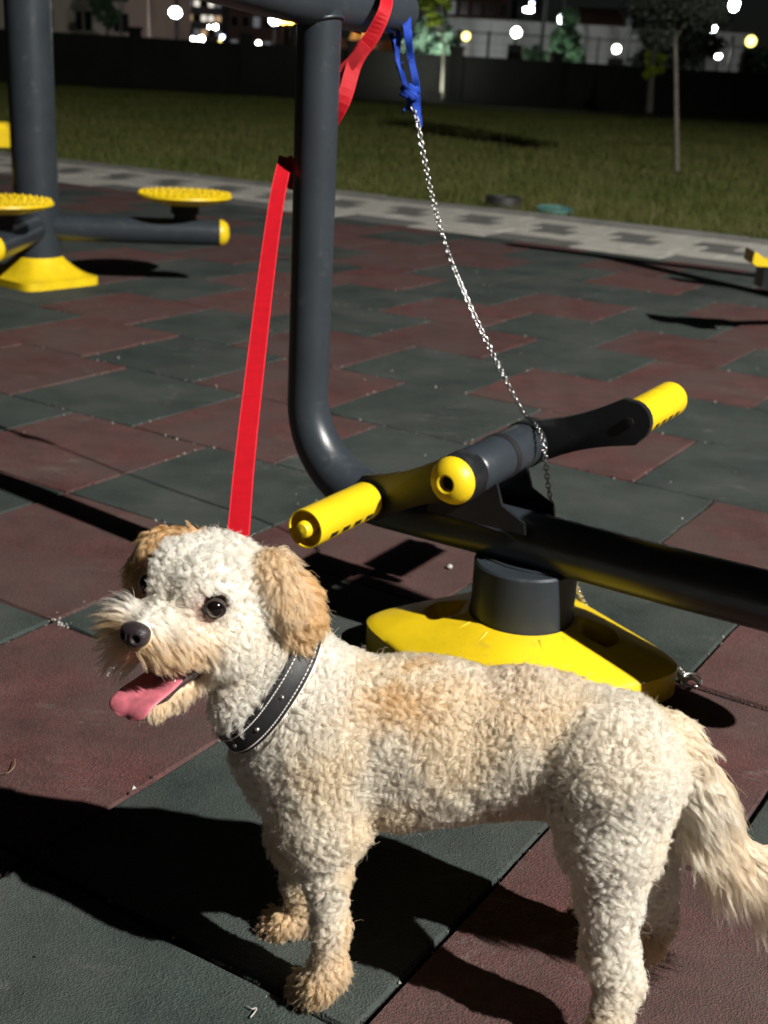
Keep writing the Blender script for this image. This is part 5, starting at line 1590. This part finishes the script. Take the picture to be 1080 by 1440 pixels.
TAILP = np.array(tail)
def styled(P, N, W):
    """flow direction, length, lift, curl radius, turns, droop for every root"""
    n = len(P); f, l, u = hloc(P)
    w = {r_: W[:, i][:, None] for i, r_ in enumerate(REG)}
    back = np.array([.75, .05, -.45]); down = np.array([.12, 0, -1.0])
    flow = (w['body'] * back + w['neck'] * np.array([.45, .1, -.85]) + (w['legf'] + w['legh']) * down + w['paw'] * np.array([-.25, -.45, -.75]))
    tdir = np.array([.78, 0.0, -.62])
    flow = flow + w['tail'] * tdir
    hs = np.sign(l)[:, None]
    flow = flow + w['skull'] * (HL * hs * .35 - HF * .35 + HU * .25) + w['cheek'] * (HL * hs * .25 - HU * .75 - HF * .45)
    flow = flow + w['muzzle'] * (HL * hs * .80 - HU * (.30 + .5 * sstep(-.022, -.040, u)[:, None]) - HF * .10) + w['jaw'] * (-HU * .7 + HF * .25 + HL * hs * .3)
    flow = flow + w['ear'] * (np.array([.72, 0, -.78]) * (l > 0)[:, None] + np.array([-.45, -.1, -.8]) * (l <= 0)[:, None])
    top = sstep(-.008, -.022, -u)[:, None] * w['muzzle'] * 0
    flow = flow + .35 * np.stack([nz(P, 95, 11) - .5, nz(P, 95, 12) - .5, nz(P, 95, 13) - .5], 1) * 2
    val = lambda **k: sum(w[q][:, 0] * v for q, v in k.items())
    ln = val(body=.0145, neck=.0155, legf=.0118, legh=.0132, paw=.0110, tail=.038, skull=.0125, cheek=.0135, muzzle=.0172, jaw=.0095, ear=.019)
    lift = val(body=.52, neck=.54, legf=.46, legh=.50, paw=.75, tail=.30, skull=.95, cheek=.55, muzzle=.42, jaw=.5, ear=.42)
    cr = val(body=.0028, neck=.0030, legf=.0025, legh=.0029, paw=.0014, tail=.0038, skull=.0026, cheek=.0020, muzzle=.0012, jaw=.0010, ear=.0017)
    tn = val(body=1.55, neck=1.55, legf=1.5, legh=1.5, paw=.7, tail=1.25, skull=1.3, cheek=1.0, muzzle=.7, jaw=.8, ear=1.4)
    dr = val(body=.12, neck=.15, legf=.12, legh=.12, paw=.2, tail=.55, skull=.02, cheek=.3, muzzle=.22, jaw=.25, ear=.35)
    # short on the bridge of the nose and round the eyes
    br = np.exp(-((l / .012) ** 2)) * sstep(.030, .050, f) * sstep(-.030, -.010, u)
    ln *= 1 - .55 * br * (w['muzzle'][:, 0] + w['skull'][:, 0])
    for s in (1, -1):
        de = np.linalg.norm(P - EYE[s], axis=1); ln *= .30 + .70 * sstep(.017, .036, de)
    # tail feathers grow longer underneath and towards the tip
    tx = sstep(.30, .42, P[:, 0]) * w['tail'][:, 0]
    ln *= 1 + .55 * tx * (1 - .7 * sstep(.40, .46, P[:, 0])); ln *= 1 - .45 * sstep(.30, .26, P[:, 0]) * w['tail'][:, 0]
    far = (w['muzzle'][:, 0]) * sstep(-.004, -.014, l) * sstep(.05, .075, f); ln *= 1 + 1.1 * far; lift = lift + .5 * far; dr = dr + .25 * far
    flow += far[:, None] * (-HL * .9 + HF * .35 + HU * .30)
    ln *= .80 + .45 * nz(P, 55, 21); cr *= .70 + .65 * nz(P, 48, 22); lift *= .75 + .5 * nz(P, 42, 23)
    belly = w['body'][:, 0] * sstep(-.2, -.8, N[:, 2]); ln *= 1 - .5 * belly
    return flow, ln * (.85 + .3 * rng.random(n)), lift, cr, tn, dr

GP, GN = tri_sample(48000)
k_ = ~bald(GP, GN); GP, GN = GP[k_], GN[k_]
GW = region_w(GP)
flow, ln, lift, cr, tn, dr = styled(GP, GN, GW)
tang = flow - GN * (flow * GN).sum(1)[:, None]; tang /= np.maximum(np.linalg.norm(tang, axis=1), .25)[:, None]
d0 = GN * lift[:, None] + tang; d0 /= np.linalg.norm(d0, axis=1)[:, None]
K = 9
tt = np.linspace(0, 1, K)
e1 = np.cross(d0, GN); e1 /= np.maximum(np.linalg.norm(e1, axis=1), 1e-6)[:, None]; e2 = np.cross(d0, e1)
ph = rng.random(len(GP)) * 6.28; hd = np.where(rng.random(len(GP)) < .5, 1, -1)
GC = np.zeros((len(GP), K, 3))
for j, t in enumerate(tt):
    a = ph + hd * 2 * np.pi * tn * t
    env = min(1, t * 2.2)
    ax_ = GP + d0 * (ln * t)[:, None] + np.array([0, 0, -1.0]) * (dr * ln * t * t)[:, None]
    c0 = (np.cos(a) - np.cos(ph) * (1 - env)) * env; s0_ = (np.sin(a) - np.sin(ph) * (1 - env)) * env
    GC[:, j] = ax_ + (e1 * c0[:, None] + e2 * s0_[:, None]) * cr[:, None]
# keep the locks outside the skin
for j in range(2, K):
    dd = dog_sdf(GC[:, j]); g_ = np.clip(.0016 - dd, 0, .02)
    GC[:, j] += GN * g_[:, None]
kd = kdtree.KDTree(len(GP))
for i, p in enumerate(GP): kd.insert(p, i)
kd.balance()
CP, CN = tri_sample(FUR_DENSITY)
k_ = ~bald(CP, CN); CP, CN = CP[k_], CN[k_]
near = np.array([kd.find(p)[1] for p in CP])
off = CP - GP[near]
nC = len(CP)
cl = (.12 + CLUMP * sstep(0, .9, tt))[None, :] * (.55 + .45 * rng.random((nC, 1)))
ls = (.78 + .30 * rng.random((nC, 1, 1)))
HAIR = CP[:, None, :] + (GC[near] - GP[near][:, None, :]) * ls - off[:, None, :] * cl[:, :, None] * tt[None, :, None] ** .5
HAIR += rng.normal(size=(nC, 1, 3)) * .0007 * tt[None, :, None] + rng.normal(size=(nC, K, 3)) * .00030 * tt[None, :, None]
fly = rng.random(nC) < .03
HAIR[fly] += rng.normal(size=(fly.sum(), 1, 3)) * .0045 * (tt[None, :, None] ** 1.5)
HAIR[:, :, 2] = np.maximum(HAIR[:, :, 2], .0012)
CW = region_w(CP)
hcol = fur_colour(CP, CW)
hcol = hcol * (.86 + .28 * rng.random((nC, 1))) * (.90 + .20 * rng.random((len(GP), 1))[near])
tipx = sstep(.30, .40, CP[:, 0]) * CW[:, REG.index('tail')]
hcol = hcol * (1 - .55 * tipx[:, None]) + (TAN * .45 + CREAM * .5) * (.55 * tipx[:, None])
cu = bpy.data.hair_curves.new('fur')
cu.add_curves([K] * nC)
cu.attributes['position'].data.foreach_set('vector', HAIR.astype(np.float32).ravel())
ra = cu.attributes.get('radius') or cu.attributes.new('radius', 'FLOAT', 'POINT')
rad = (0.00023 * (1 - .72 * tt ** 1.5))[None, :] * (.8 + .4 * rng.random((nC, 1)))
ra.data.foreach_set('value', rad.astype(np.float32).ravel())
ca_ = cu.attributes.new('coat', 'FLOAT_COLOR', 'CURVE')
ca_.data.foreach_set('color', np.c_[np.clip(hcol, .01, .93), np.ones(nC)].astype(np.float32).ravel())
m = bpy.data.materials.new('dog_fur'); m.use_nodes = True; nt = m.node_tree
for n_ in list(nt.nodes): nt.nodes.remove(n_)
an = nt.nodes.new('ShaderNodeAttribute'); an.attribute_name = 'coat'
hb_ = nt.nodes.new('ShaderNodeBsdfHairPrincipled'); hb_.parametrization = 'COLOR'
hb_.inputs['Roughness'].default_value = .30; hb_.inputs['Radial Roughness'].default_value = .55; hb_.inputs['Coat'].default_value = .0
nt.links.new(an.outputs['Color'], hb_.inputs['Color'])
df_ = nt.nodes.new('ShaderNodeBsdfDiffuse'); nt.links.new(an.outputs['Color'], df_.inputs['Color'])
ms = nt.nodes.new('ShaderNodeMixShader'); ms.inputs[0].default_value = .28
nt.links.new(hb_.outputs[0], ms.inputs[1]); nt.links.new(df_.outputs[0], ms.inputs[2])
mo = nt.nodes.new('ShaderNodeOutputMaterial'); nt.links.new(ms.outputs[0], mo.inputs[0])
cu.materials.append(m)
fur = bpy.data.objects.new('fur', cu); col.objects.link(fur)
fur.parent = dog; fur.matrix_parent_inverse = world_mat(dog).inverted()
fur['kind'] = 'stuff'
print('fur hairs', nC, 'locks', len(GP), 'dog verts', len(DV))
